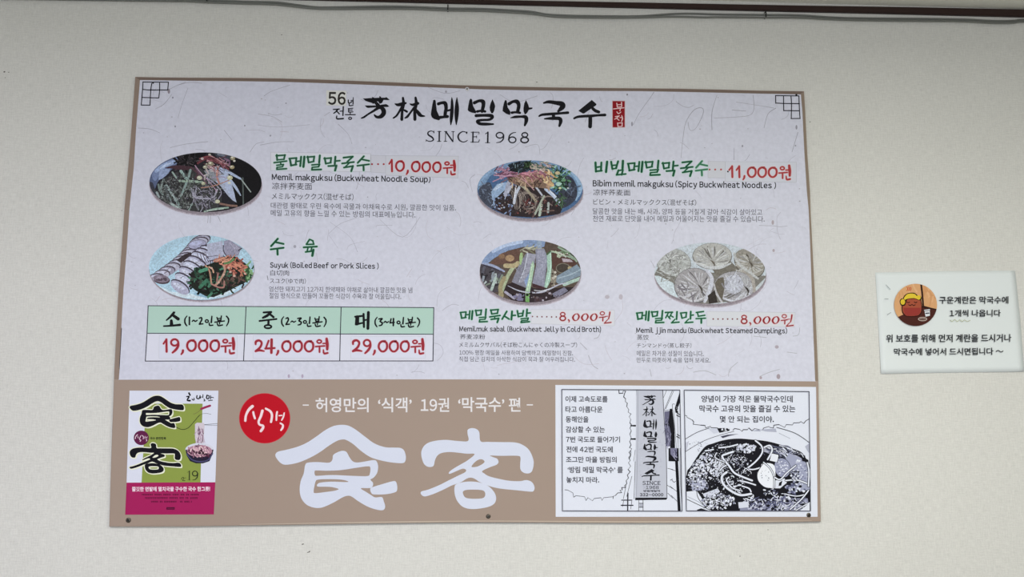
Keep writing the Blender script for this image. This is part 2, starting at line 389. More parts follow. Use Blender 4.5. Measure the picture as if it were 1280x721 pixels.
# everyday brush lettering of the dish names
G = {
'물': (72, 80, 232, 268, fuse('108,85 113,148:18|100,95 212,87:15|208,85 196,140:16|112,146 198,138:13|75,180 230,160:15|155,170 158,205:14|108,212 190,202:13|190,202 178,230:15|178,230 112,238:13|112,238 108,262:15|108,262 228,254:15')),
'메': (258, 108, 462, 232, fuse('268,130 285,215:20|262,130 350,122:16|350,122 340,200:18|280,215 350,203:17|345,165 395,160:14|408,108 397,222:20|448,108 436,230:24')),
'밀': (478, 90, 655, 275, fuse('488,105 500,178:18|480,112 570,105:15|570,103 560,165:17|500,178 565,165:15|638,92 630,180:20|540,208 635,200:14|635,200 622,230:17|622,230 545,238:13|545,238 540,268:16|540,268 655,263:17')),
'막': (688, 108, 888, 278, fuse('698,122 712,192:18|690,130 780,122:15|778,120 770,180:17|710,192 775,180:15|830,108 822,200:20|828,160 885,155:15|742,222 842,216:17|842,216 826,276:22')),
'국': (910, 100, 1060, 288, fuse('930,118 1045,105:17|1045,105 975,170:16|912,190 1058,172:16|1000,185 945,238:12|935,240 1045,222:16|1045,222 1025,284:20')),
'수': (1098, 100, 1250, 275, fuse('1180,102 1105,182:18|1150,138 1245,158:16|1100,218 1245,200:16|1175,210 1178,274:19')),
'육': (485, 85, 655, 292, fuse('560,92 522,150:16|522,152 612,150:14|614,150 600,108:14|604,108 562,90:14|488,188 652,178:17|542,190 530,240:15|590,185 580,225:13|512,245 610,232:16|608,218 595,290:25')),
'비': (80, 88, 248, 215, fuse('92,100 98,210:22|165,100 160,200:20|95,158 162,150:15|95,208 170,200:17|235,90 222,215:24')),
'빔': (275, 78, 468, 255, fuse('285,90 300,178:20|370,85 345,170:20|295,135 358,130:14|298,180 350,168:14|430,80 425,175:24|375,195 355,250:20|370,200 430,190:14|430,190 415,250:18|350,252 465,240:15')),
'묵': (415, 60, 545, 228, fuse('428,72 440,120:16|425,75 522,66:14|520,66 508,115:15|438,122 512,112:14|415,158 543,140:15|475,150 478,185:13|432,188 525,175:15|525,175 508,226:18')),
'사': (562, 88, 732, 190, fuse('625,90 568,185:17|600,150 655,185:16|690,90 682,190:20|690,140 732,138:15')),
'발': (748, 65, 915, 228, fuse('755,82 768,155:17|830,80 818,145:16|765,118 822,112:12|768,155 822,145:13|875,65 868,150:18|872,112 915,108:14|800,182 890,172:13|890,172 882,197:14|882,197 808,204:12|808,204 800,226:14|800,226 905,216:15')),
'찐': (480, 110, 690, 280, fuse('485,122 590,118:17|530,125 490,200:14|510,160 555,215:14|580,125 540,200:14|560,165 600,190:13|655,112 648,220:20|625,222 575,272:13|575,272 685,262:16')),
'만': (700, 105, 895, 280, fuse('710,130 728,205:18|705,130 795,122:15|793,122 785,185:16|725,205 790,188:14|855,108 850,215:20|850,165 893,158:15|825,217 772,272:12|772,272 885,262:16')),
'두': (930, 105, 1072, 278, fuse('935,122 1040,108:16|950,120 965,175:15|962,178 1060,162:15|932,212 1070,205:15|1008,210 1008,274:22')),
# price numerals, hand lettered
'1': (305, 135, 355, 290, fuse('310,195 342,146:15|342,146 345,286:20')),
'0': (388, 150, 495, 286, fuse('470,158,12 430,165,20 402,190,20 395,235,20 420,275,18 455,280,18 485,250,20 490,205,20 478,175,20 450,166,14')),
',': (515, 275, 550, 328, fuse('540,278,20 536,300,20 522,324,12')),
'원': (975, 150, 1135, 340, [('r', 1022, 190, 25, 18, 14)] + fuse('978,248 1085,240:14|1025,250 1025,310:16|1065,212 1110,210:12|1108,158,24 1115,220,32 1115,278,24|1070,285,10 1078,325,18 1120,320,18')),
'9': (295, 405, 400, 570, [('r', 345, 450, 40, 36, 18)] + fuse('388,450,16 385,490,22 360,530,24 322,565,16')),
'2': (165, 422, 268, 560, fuse('176,470,16 180,440,22 215,428,20 242,455,20 225,505,20 175,548,18|175,550,16 215,538,22 268,548,12')),
'4': (280, 415, 388, 565, fuse('322,430 290,515:16|285,518 388,512:18|355,418 352,563:24')),
# table header lettering
'소': (215, 98, 412, 275, [('p', pl('330,100 355,105 345,130 300,175 255,208 242,200 290,150'))] + fuse('335,150,28 385,185,34|308,205,28 310,250,38|222,266,14 300,262,18 405,252,24')),
'중': (218, 98, 414, 300, fuse('265,112,18 350,108,22|352,108,20 310,145,28 258,172,20|335,130,22 378,165,22|220,208,18 412,186,16|322,200 320,245:22') + [('r', 315, 272, 38, 18, 18)]),
'대': (162, 108, 336, 298, fuse('170,160,18 245,152,20|195,165,40 192,235,44|180,245,24 255,230,16|265,130,22 270,275,22|320,112,30 314,292,30|270,200 315,192:16')),
'(': (452, 150, 490, 265, fuse('485,152,8 462,185,13 462,230,15 482,262,12')),
')': (925, 150, 960, 265, fuse('930,155,14 952,185,15 950,225,13 930,263,9')),
'i': (505, 162, 520, 250, fuse('512,165 511,248:15')),
'~': (540, 195, 602, 218, fuse('542,214,9 558,200,13 578,212,13 600,200,9')),
'b': (618, 165, 668, 248, fuse('622,178,10 645,170,15 650,195,15 624,242,14|624,244,14 664,240,12')),
'c': (650, 172, 692, 255, fuse('652,180,12 688,176,14 664,205,13 688,220,14 680,245,14 655,252,10')),
'd': (560, 178, 615, 262, fuse('575,182 565,225:13|563,228 610,222:13|602,180 600,258:16')),
'인': (686, 152, 778, 262, [('r', 708, 210, 17, 15, 12)] + fuse('765,155,12 758,225,16|735,230,10 740,257,14 776,255,12')),
'분': (797, 150, 906, 264, fuse('822,168,12 835,205,14|872,152,12 865,200,14|835,203 866,198:12|830,182 866,178:10|798,222 905,208:12|855,215 850,242:10|825,235,12 838,260,14 885,253,12')),
# white hand lettering in the round badge
'식객': (135, 235, 597, 535, fuse('230,250,34 188,290,30 158,350,26 150,412,26|240,315,24 245,345,24 258,385,24|342,300,30 325,360,28 300,420,26 310,455,24 350,470,26 345,500,30 325,528,28|380,275,22 430,305,26 450,350,26 440,425,26|508,312,20 502,350,22 500,405,20|530,355,14 562,352,14|588,325,16 578,370,18 560,405,16|545,440,18 572,460,22 570,490,24 552,518,20')),
# serif letters of the founding year
'S': (98, 104, 182, 216, fuse('180,128,7 172,116,6 150,109,7 122,122,11 124,148,14 160,172,15 174,196,12 150,212,8 120,210,7 104,200,6|180,108 180,128:4|101,196 101,214:4')),
'I': (214, 112, 252, 215, fuse('233,115 232,212:13|216,114 250,114:5|214,213 249,213:5')),
'N': (280, 112, 383, 216, fuse('296,115 294,212:6|298,116 368,214:13|371,115 370,212:6|283,114 310,114:5|357,116 383,116:5|280,213 308,213:5')),
'C': (414, 112, 516, 222, fuse('508,132,6 495,120,7 465,116,8 432,138,13 421,168,15 435,202,13 468,219,8 498,214,7 514,202,5|508,122,12 506,132,12')),
'E': (546, 118, 634, 224, fuse('570,121 568,220:13|550,121 630,121:5|630,121 631,138:5|570,168 606,167:6|606,158 606,178:5|547,221 626,221:5|634,198 626,221:6')),
'one': (692, 120, 740, 228, fuse('719,122 717,225:14|694,138 718,123:6|694,226 738,226:5')),
'nine': (792, 120, 885, 230, [('r', 838, 152, 36, 28, 11)] + fuse('876,150,13 872,190,12 845,218,9 805,226,5')),
'six': (920, 122, 1006, 234, [('r', 964, 198, 35, 29, 11)] + fuse('926,198,13 936,155,12 965,130,8 998,124,5')),
'eight': (1042, 122, 1130, 234, [('r', 1088, 148, 29, 22, 11), ('r', 1086, 200, 38, 27, 13)]),
}
BIG_SIK = (25, 35, 1005, 675, [('P', pl('25,262 45,237 110,222 190,200 260,170 330,125 400,75 460,45 520,35 575,42 630,72 700,125 770,175 850,203 920,206 965,209 992,228 1005,270 1001,308 978,323 900,318 820,303 740,278 670,232 610,180 560,150 530,145 490,155 430,190 360,240 290,280 200,318 110,335 70,325 40,295')),
    ('P', pl('455,290 460,262 490,242 530,230 560,240 580,275 605,308 640,318 700,310 760,300 785,308 797,345 790,395 765,430 740,445 745,455 758,470 757,495 735,510 668,512 700,535 740,560 775,580 825,578 840,610 850,650 835,675 790,673 720,650 650,610 600,575 570,568 530,580 460,620 380,655 320,658 260,635 222,590 208,530 215,460 238,400 250,335 275,318 350,315 420,320 445,310'),
      [pl('320,385 335,378 420,380 520,375 620,360 715,347 738,355 735,400 715,420 600,418 450,412 340,418 322,410'),
       pl('328,460 345,447 430,443 520,447 568,458 560,465 450,462 370,468 342,480 342,498 400,500 450,503 500,517 470,530 400,540 325,548 313,535 320,490')]),
    ('P', pl('738,520 750,505 830,480 900,460 928,460 940,490 938,530 915,545 850,557 765,558 745,545'))])
BIG_GAEK = (97, 60, 950, 668, [('P', pl('100,265 105,220 135,180 190,158 280,148 380,157 452,155 447,100 449,72 475,60 510,65 535,90 545,158 600,163 700,165 800,167 860,185 910,225 940,290 943,340 930,385 905,400 870,395 845,370 843,320 845,285 825,268 700,268 618,266 640,278 670,290 680,315 665,335 620,352 558,382 575,402 610,422 680,440 760,455 840,458 890,450 930,465 950,500 945,530 920,537 820,527 700,515 620,498 545,468 500,440 470,432 440,440 390,470 330,490 270,520 190,555 125,573 97,555 102,535 150,522 230,490 310,450 380,415 430,390 435,372 410,365 370,380 315,403 308,392 340,365 400,330 450,300 500,255 440,252 330,240 260,245 222,265 203,300 190,345 150,350 118,325'),
      [pl('477,350 500,318 530,297 558,295 575,312 555,332 515,350')]),
    ('P', pl('350,500 370,478 430,463 500,462 560,475 610,500 650,545 662,590 645,630 590,655 490,668 420,655 375,615 352,560'),
      [pl('412,545 425,528 470,522 550,525 577,540 578,570 555,587 480,590 430,580')])])

# ------------------------------------------------------------------ the room
def wall(name, a, b, mt): return tagged(box(name, a, b, mt), kind='structure')
X0, X1, Y0, ZC = -3.4, 3.4, -5.2, 2.522
wall_back = wall('wall_back', (X0, 0, 0), (X1, 0.15, ZC), M_WALL)
wall('wall_left', (X0 - 0.15, Y0, 0), (X0, 0.15, ZC), M_WALL)
wall('wall_right', (X1, Y0, 0), (X1 + 0.15, 0.15, ZC), M_WALL)
wall('wall_front', (X0 - .15, Y0 - 0.15, 0), (X1 + .15, Y0, ZC), M_WALL)
wall('floor', (X0 - .15, Y0 - .15, -0.1), (X1 + .15, 0.15, 0), M_FLOOR)
wall('ceiling', (X0 - .15, Y0 - .15, ZC), (X1 + .15, 0.15, ZC + 0.1), M_CEIL)
wall('baseboard_back', (X0, -0.012, 0), (X1, 0, 0.08), M_TRIM)

# brown moulding along the ceiling; it narrows towards the left
bm = bmesh.new()
prof = []
for x in [X0, -1.6, -0.6, 0.18, 0.49, 0.85, 1.2, 1.545, X1]:
    zb = 2.4925 + 0.0030 * x + R.uniform(-.0007, .0007)
    zt = 2.5035 + 0.0098 * max(x, -0.45) + R.uniform(-.0006, .0006)
    zt = min(zt, ZC)
    prof.append([bm.verts.new(p) for p in ((x, 0, zt), (x, -0.007, zt), (x, -0.009, zt - .002), (x, -0.009, zb + .001), (x, -0.007, zb), (x, 0, zb))])
for a, b in zip(prof, prof[1:]):
    for i in range(6): bm.faces.new((a[i], a[(i + 1) % 6], b[(i + 1) % 6], b[i]))
bm.faces.new(prof[0]); bm.faces.new(prof[-1][::-1])
bmesh.ops.recalc_face_normals(bm, faces=bm.faces)
me = bpy.data.meshes.new('trim_1'); bm.to_mesh(me); bm.free()
tagged(link('trim_1', me, None, M_TRIM), kind='structure')

# small dark flecks stuck on the wallpaper
k = Ink(0.0004)
for x, y, a, b in [(5.5, 89.8, 1.3, .8), (10.8, 90.3, .8, .5), (6.5, 97, .6, .5), (352, 43.5, .8, .5), (378.5, 680, 1.6, .6), (385.5, 690, 2.0, .5), (387, 689, 1, .5),
                   (1012.6, 152.3, .7, .6), (671, 102.6, .8, .6), (925, 695, .6, .6), (152.3, 263, .7, .4), (960, 662, .5, .6)]:
    k.ell(x, y, a, b, '#55504a', n=8, rot=-.2)
k.build('fleck', wall_back)

# ceiling lamps above and behind the camera
for (x, y), lb in (((0.95, -1.75), 'white tube lamp on the ceiling nearer the menu wall'), ((-1.3, -2.2), 'white tube lamp on the ceiling at the back of the room')):
    e = bpy.data.objects.new('ceiling_lamp', None); COL.objects.link(e); e.location = (x, y, ZC); bpy.context.view_layer.update()
    tagged(e, lb, 'lamp', 'ceiling tube lamps')
    box('housing', (x - .64, y - .15, ZC - .05), (x + .64, y + .15, ZC), M_WHITECAP, e, .006)
    box('diffuser', (x - .6, y - .12, ZC - .07), (x + .6, y + .12, ZC - .05), M_LAMP, e, .006)

# ------------------------------------------------------------------ cables along the top of the wall
def cable(name, px, rad, off, label):
    bm = bmesh.new(); pts = [at(x, y, off + o) for x, y, o in catmull([(a, b, 0.0) for a, b in px], False, 6)]
    rings = []
    for i, p in enumerate(pts):
        d = (pts[min(i + 1, len(pts) - 1)] - pts[max(i - 1, 0)]).normalized()
        u = Vector((0, -1, 0)); v = d.cross(u).normalized()
        rings.append([bm.verts.new(p + (u * math.cos(t) + v * math.sin(t)) * rad) for t in (6.28319 * j / 10 for j in range(10))])
    for a, b in zip(rings, rings[1:]):
        for j in range(10): bm.faces.new((a[j], a[(j + 1) % 10], b[(j + 1) % 10], b[j])).smooth = True
    bm.faces.new(rings[0]); bm.faces.new(rings[-1][::-1])
    bmesh.ops.recalc_face_normals(bm, faces=bm.faces)
    me = bpy.data.meshes.new(name); bm.to_mesh(me); bm.free()
    return tagged(link(name, me, None, M_CABLE), label, 'cable', 'grey cables under the moulding')
upper = [(-200, -9), (0, -4), (150, -1.6), (260, .6), (310, 2.2), (345, 3), (372, 6.3), (395, 9), (412, 9.2), (445, 8.6), (480, 8), (505, 8.3), (530, 9.1), (560, 10.5), (600, 11),
         (640, 13), (665, 14.8), (685, 18.2), (715, 19.6), (760, 20.3), (800, 20.2), (835, 17.8), (860, 17), (900, 18), (955, 18.6), (1000, 19.2), (1035, 21.4), (1070, 22.6), (1150, 23.4), (1205, 24.3), (1240, 26), (1265, 26), (1290, 24.6), (1400, 28)]
lower = [(-200, -7), (0, -2.2), (150, .3), (230, 1.4), (262, 2.9), (310, 4.4), (345, 5.6), (375, 8.8), (395, 10.6), (412, 10.9), (445, 10.9), (480, 10.8), (520, 11.1), (560, 12.8), (600, 13.4),
         (640, 15.4), (665, 17.2), (690, 20.4), (715, 21.5), (760, 22), (800, 21.6), (835, 20.8), (860, 21), (880, 21.6), (900, 21.4), (955, 21.9), (1000, 22.1), (1035, 23.9), (1070, 25.1), (1150, 26.1), (1205, 26.7), (1240, 28.6), (1265, 28.5), (1290, 27), (1400, 31)]
cable('cable', upper, 0.0027, 0.0027, 'upper grey cable running along the wall just under the brown moulding')
cable('cable', lower, 0.0027, 0.0082, 'lower grey cable, lying below and touching the other, along the top of the wall')
def clip(x, y0, y1, label):
    a, b = at(x, y0, 0), at(x, y1, 0); bm = bmesh.new(); h = 0.0014
    zs = a.z, b.z
    path = [(0, zs[0] + .002), (-.0122, zs[0] + .001), (-.0132, (zs[0] + zs[1]) / 2), (-.0122, zs[1] - .001), (0, zs[1] - .002)]
    inner = [(0, zs[0] + .0008), (-.0114, zs[0]), (-.0122, (zs[0] + zs[1]) / 2), (-.0114, zs[1]), (0, zs[1] - .0008)]
    V = [[bm.verts.new((a.x + s_ * h, y, z)) for y, z in q] for s_ in (-1, 1) for q in (path, inner)]
    for i in range(4):
        for p, q in ((V[0], V[1]), (V[2], V[3]), (V[0], V[2]), (V[1], V[3])): bm.faces.new((p[i], p[i + 1], q[i + 1], q[i]))
    bmesh.ops.recalc_face_normals(bm, faces=bm.faces)
    me = bpy.data.meshes.new('cable_clip'); bm.to_mesh(me); bm.free()
    tagged(link('cable_clip', me, None, M_BLACK), label, 'clip', 'clips holding the cables')
clip(260.5, 0.0, 3.4, 'small black clip on the cables above the left part of the menu board')
clip(560, 8.6, 14.2, 'small black clip on the cables above the middle of the menu board')
clip(955.3, 17.2, 23.2, 'small black clip on the cables above the right end of the menu board')

# ------------------------------------------------------------------ the menu board
board = bpy.data.objects.new('menu_board', None); COL.objects.link(board)
board.location = (0, 0, 1.114); bpy.context.view_layer.update()
tagged(board, 'large tan-bordered restaurant menu board with dish photos screwed to the wall', 'menu board')

FRONT = 0.0095
OUT = ([(169, 96), (200, 96.7), (240, 97), (300, 97.2), (350, 98), (400, 99.3), (440, 100.9), (500, 103.2), (550, 105.6), (600, 107.2), (650, 108.4), (700, 109.3), (760, 110), (800, 110.3), (850, 110.8), (900, 111.9), (950, 113.2), (1005, 114)],
       [(1006.6, 140), (1009, 190), (1012.6, 240), (1013.2, 262), (1015.6, 310), (1018.2, 360), (1020.4, 410), (1022, 450), (1023, 480), (1024.5, 560), (1025.2, 610)],
       [(1026, 651.6), (950, 653), (850, 653.5), (760, 653.6), (680, 653.1), (600, 652.8), (530, 653.4), (470, 654.2), (400, 655.3), (330, 656.4), (230, 657.8), (136.5, 658)],
       [(139.4, 560), (141.6, 500), (143, 460), (145.5, 410), (148.2, 360), (152, 310), (155.6, 260), (160.1, 210), (164.3, 160)])
outline = [p for s_ in OUT for p in s_]
# panel body: extruded sheet with a chamfered rim
bm = bmesh.new()
cx, cy = 585, 378
def inset(p, d):
    return (p[0] + d * (1 if p[0] < cx else -1) * min(1, abs(p[0] - cx) / 380), p[1] + d * (1 if p[1] < cy else -1) * min(1, abs(p[1] - cy) / 240))
rings = [[bm.verts.new(at(*p, 0.004)) for p in outline],
         [bm.verts.new(at(*p, FRONT - 0.0012)) for p in outline],
         [bm.verts.new(at(*inset(p, .55), FRONT)) for p in outline]]
n_ = len(outline)
for a, b in zip(rings, rings[1:]):
    for i in range(n_): bm.faces.new((a[i], a[(i + 1) % n_], b[(i + 1) % n_], b[i]))
bm.faces.new(rings[2]); bm.faces.new(rings[0][::-1])
bmesh.ops.recalc_face_normals(bm, faces=bm.faces)
bmesh.ops.triangulate(bm, faces=[f for f in bm.faces if len(f.verts) > 4])
me = bpy.data.meshes.new('panel'); bm.to_mesh(me); bm.free()
panel = link('panel', me, board, M_TAN)

def flat(name, pts, off, mt, parent, thick=0.0002):
    bm = bmesh.new()
    f_ = [bm.verts.new(at(*p, off + thick)) for p in pts]; b_ = [bm.verts.new(at(*p, off)) for p in pts]
    bm.faces.new(f_); bm.faces.new(b_[::-1])
    for i in range(len(pts)): bm.faces.new((f_[i], f_[(i + 1) % len(pts)], b_[(i + 1) % len(pts)], b_[i]))
    bmesh.ops.recalc_face_normals(bm, faces=bm.faces)
    bmesh.ops.triangulate(bm, faces=[f for f in bm.faces if len(f.verts) > 4])
    me = bpy.data.meshes.new(name); bm.to_mesh(me); bm.free()
    return link(name, me, parent, mt)
PAPER = [(175, 100), (240, 101), (300, 101.5), (350, 102.2), (400, 103.8), (450, 105.6), (500, 107.6), (560, 109.9), (600, 111.6), (650, 112.7), (700, 113.5), (800, 113.9), (850, 114.8), (900, 115.9), (950, 117), (1002, 118),
         (1003.8, 140), (1006, 190), (1009.3, 240), (1011.2, 262), (1013.3, 310), (1015.4, 360), (1017.2, 410), (1018.2, 440), (1019.5, 476.6),
         (930, 475.9), (840, 475.2), (700, 474.2), (500, 474), (340, 474.1), (148, 474.5),
         (148.8, 460), (151.6, 410), (154.5, 360), (158.6, 310), (161.9, 260), (167.2, 210), (170.2, 160)]
paper = flat('paper_print', PAPER, FRONT, M_HANJI, board, 0.00005)
k = Ink(FRONT + .00003)  # printed border; its darker tones paint in light falloff, strongest along the top
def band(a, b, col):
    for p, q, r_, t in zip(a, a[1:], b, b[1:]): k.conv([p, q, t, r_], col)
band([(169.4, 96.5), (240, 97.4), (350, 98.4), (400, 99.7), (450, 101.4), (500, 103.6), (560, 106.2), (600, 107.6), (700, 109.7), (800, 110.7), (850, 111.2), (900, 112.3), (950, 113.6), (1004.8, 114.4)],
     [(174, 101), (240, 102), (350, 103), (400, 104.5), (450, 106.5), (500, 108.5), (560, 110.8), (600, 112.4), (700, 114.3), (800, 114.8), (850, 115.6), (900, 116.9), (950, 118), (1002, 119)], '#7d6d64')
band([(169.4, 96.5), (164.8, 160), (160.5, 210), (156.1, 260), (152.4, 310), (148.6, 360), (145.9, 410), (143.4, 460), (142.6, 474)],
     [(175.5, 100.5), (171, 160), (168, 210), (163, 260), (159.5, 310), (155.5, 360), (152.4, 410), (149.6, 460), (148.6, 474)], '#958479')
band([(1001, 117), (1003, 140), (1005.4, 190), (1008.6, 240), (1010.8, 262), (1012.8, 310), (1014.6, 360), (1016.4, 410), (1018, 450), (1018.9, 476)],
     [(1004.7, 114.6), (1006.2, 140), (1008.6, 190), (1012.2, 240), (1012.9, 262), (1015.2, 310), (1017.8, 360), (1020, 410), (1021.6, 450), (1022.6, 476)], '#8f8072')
k.build('shaded_border_print', board)
k = Ink(FRONT + .00003)  # pale stroke: the rim's highlight painted along the bottom edge
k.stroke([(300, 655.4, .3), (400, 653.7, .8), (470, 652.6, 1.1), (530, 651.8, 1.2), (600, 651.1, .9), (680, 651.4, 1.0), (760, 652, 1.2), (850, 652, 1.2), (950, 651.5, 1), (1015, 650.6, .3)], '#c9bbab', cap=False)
k.build('edge_highlight', board)
PF = FRONT + 0.0001         # base height of all print on the board

# fibres and specks of the printed paper
k = Ink(PF); k.DZ = 3e-7
k.crop(140, 80, 4)
for p in ['280,130 330,105 370,90', '215,225 260,200 300,150', '330,270 350,200 380,120', '760,160 800,135 890,105', '730,250 800,262 850,290', '730,305 830,315 990,303', '740,405 830,390 910,388', '690,440 720,400 760,390',
          '130,320 190,325 240,345', '290,418 370,400 480,388', '560,330 600,380', '1130,300 1180,350 1200,400', '850,250 810,255 780,245', '1060,260 1090,240', '330,105 390,92 450,96']:
    k.stroke([(q[0], q[1], R.uniform(1.4, 3)) for q in pl(p)], '#a8a8b8', cap=False)
k.crop(400, 90, 3.2)
for p in ['430,60 500,85 560,75', '720,90 780,120 870,95', '820,300 870,290 880,330', '240,590 330,660 400,580', '620,410 600,430 610,480', '1080,150 1060,200', '930,250 900,300 880,310', '40,600 120,660 150,720']:
    k.stroke([(q[0], q[1], R.uniform(1, 2.2)) for q in pl(p)], '#aeaebe', cap=False)
k.crop(720, 90, 4)
for p in ['285,265 320,200 370,130 390,100', '525,430 535,330 550,250 590,190 630,180 635,210 600,280 570,290 560,250', '680,290 680,200 705,115', '690,230 800,225 870,215 890,180 885,115', '800,150 900,165 990,180', '940,280 960,210 1000,180', '780,190 850,195',
          '1080,400 1110,300', '790,380 790,440']:
    k.stroke([(q[0], q[1], R.uniform(1.6, 3.6)) for q in pl(p)], '#a6a6b6', cap=False)
k.crop(330, 180, 4.923)
for p in ['400,550 470,490 570,455', '400,560 455,640', '510,650 530,620 620,598', '830,545 880,575 930,520 940,440', '1195,600 1205,670', '960,40 1020,35 1050,0', '690,520 700,500 790,500']:
    k.stroke([(q[0], q[1], R.uniform(1.2, 2.6)) for q in pl(p)], '#b2b2c2', cap=False)
k.crop(560, 375, 5.814)
for p in ['1020,400 1050,470 1090,500', '1110,230 1090,270 1060,280', '960,310 1010,360']:
    k.stroke([(*q, 5) for q in pl(p)], '#b0b0be', cap=False)
k.crop(780, 375, 5.55)
for p in ['725,530 735,480 790,430', '1170,250 1210,240 1220,190', '480,500 560,490 640,520', '180,480 190,530', '940,530 1010,500 1080,480', '1130,360 1200,370', '900,250 990,260']:
    k.stroke([(*q, 4) for q in pl(p)], '#aeb0bc', cap=False)
k.crop(0, 0, 1)
def inpaper(x, y):
    return 103 + (x - 169) * .019 < y < 472 and 174 - (y - 100) * .068 < x < 1000 + (y - 118) * .048
for _ in range(230):
    x, y = R.uniform(150, 1015), R.uniform(104, 470)
    d = R.uniform(0, 6.28); b = R.uniform(-.5, .5); p = [(x, y)]; l = R.uniform(2, 9)
    for q in range(R.randint(2, 5)):
        d += b + R.uniform(-.3, .3); x += math.cos(d) * l; y += math.sin(d) * l; p.append((x, y))
    if all(inpaper(*q) for q in p): k.stroke(p, R.choice(['#bcbccc', '#c2c2d1', '#b4b4c4', '#c4c0ce']), R.uniform(.3, .7), cap=False, n=3)
for _ in range(110):
    x, y = R.uniform(160, 1010), R.uniform(106, 470)
    if inpaper(x, y): k.ell(x, y, R.uniform(.3, 1.2), R.uniform(.3, .8), R.choice(['#a8a8b6', '#b2aeba', '#b6b6c4']), n=7)
for x, y, a, b, c in [(211, 114, 1.6, 3.2, '#98909c'), (216, 122, 1, 1.2, '#9090a0'), (784, 118.2, 1.1, 1.3, '#8c8c98'), (995.6, 159, 1.2, 3, '#9c9caa'), (994.4, 182, .9, 1.2, '#9c9caa'), (790, 155, 1.1, 3, '#9a9aa8'), (928, 182.5, 1.1, 1.5, '#9a9aa8'),
                  (368.5, 308, 1.8, 2, '#a9a9b8'), (357.5, 129, 1, .9, '#9a9aa8'), (557.5, 114.5, 1.3, 1.6, '#a4a4b2'), (973, 470.5, 2.4, 3.3, '#a89ca6'), (951, 472, 1.7, 2, '#b0a4ae'), (971, 433.5, 2.5, 2.2, '#b0a8b4'),
                  (979, 395, 1.8, 1, '#b0a8b4'), (966, 278, 1.6, 3, '#b2a8b2'), (967, 313, 1.6, 2, '#b2a8b2'), (759, 371, 3, 2.6, '#bdb8c4'), (776, 371, 2.6, 3.5, '#bdb8c4'), (361, 470, 1.5, 2.5, '#b4a8c0'), (378, 470, 1.5, 2.5, '#b4a8c0'),
                  (219, 158, .7, 1.3, '#7a7a88'), (306, 157, .7, 1, '#7a7a88'), (338, 169.5, 1.2, 1.2, '#a0a0b0')]:
    k.ell(x, y, a, b, c, n=9)
k.crop(160, 180, 7.11)
for p in ['705,610 712,650 708,700', '735,610 730,700', '800,640 822,690']: k.stroke(pl(p), '#7c7c88', 3)
k.crop(320, 280, 5.333)
for p in ['75,345 80,372']: k.stroke(pl(p), '#8a8a96', 5)
k.build('fibre', paper)

# corner lattices
for pts in (['160,88,16', '295,232 810,235|295,380 450,392 630,390 795,392|285,540 615,550|262,692 440,695|300,235 290,400 265,690|475,260 455,400 440,690|632,240 632,400 615,550|808,240 795,390'],
            ['940,95,16', '470,390 935,398|475,540 640,548 950,552|635,690 950,695|780,850 962,848|472,390 475,545|630,395 635,695|780,400 790,560 785,850|938,398 950,700 962,850']):
    k = Ink(PF + .0002, tuple(float(q) for q in pts[0].split(',')))
    for q in pts[1].split('|'): k.stroke(pl(q), '#1c1a24', 19, cap=True, n=3)
    k.build('corner_lattice', board)

# ---- title
INKB = '#14141a'
def g12(g, ox, oy, s_=12.02):
    k = Ink(PF + .0003)
    k.glyph(g, ox + g[0] / s_, oy + g[1] / s_, ox + g[2] / s_, oy + g[3] / s_, INKB, .3)
    k.build('title_letter', board)
g12(T_FANG, 440, 105); g12(T_LIN, 440, 105); g12(T_ME, 530, 105); g12(T_MIL, 530, 105)
g12(T_MAK, 620, 105); g12(T_GUK, 620, 105); g12(T_SU, 700, 105)
k = Ink(PF + .0003)
for c in ('S', 'I', 'N', 'C', 'E', 'one', 'nine', 'six', 'eight'):
    g = G[c]; k.glyph(g, 520 + g[0] / 8, 150 + g[1] / 8, 520 + g[2] / 8, 150 + g[3] / 8, '#24242e', grow=.25)
k.build('year_lettering', board)

k = Ink(PF + .0003, (400, 100, 12.02))
for q in ['425,300,14 430,345,14 472,335,10', '465,308 498,303:9', '465,325 498,320:9', '500,262,8 496,360,14', '440,352,12 442,384,14 496,380,12',
          '200,442,14 290,436,16', '265,442,20 240,475,18 205,500,12', '245,460,14 290,508,16', '300,468 345,466:12', '350,402,18 344,532,16', '252,540,14 256,582,20 350,578,20',
          '425,430 492,424:11', '430,430 430,480:14', '430,482 495,478:12', '430,454 485,450:10', '455,485 455,520:12', '380,520 530,520:13']:
    for s_ in fuse(q): k.stroke([(a_, b_, c_ + 3.5) for a_, b_, c_ in s_[1]], '#1a1a22')
k.ring(452, 575, 22, 16, 17, '#1e1e26')
k.build('subtitle_lettering', board)

k = Ink(PF + .0003, (700, 105, 12.02))
k.conv(pl('783,248 980,250 980,655 785,658'), '#d8b9c0')
k.conv(pl('790,256 972,258 972,648 792,650'), '#8e1420')
for q in ['853,288 862,348:15', '925,275 927,335:15', '862,312 920,306:12', '862,348 927,340:13', '803,374 962,356:14', '908,368 900,402:14', '855,418,14 880,445,15 915,420,13',
          '832,490 890,478:14', '885,482,14 850,512,14 820,528,12', '850,512 888,545:14', '900,505 930,502:11', '928,474,13 938,520,18 925,562,14', '865,585 872,642:14', '865,588 935,582:12', '935,582 932,632:16', '872,640 935,634:12']:
    for s_ in fuse(q): k.stroke(s_[1], '#e8c8cc')
k.build('red_seal', board)

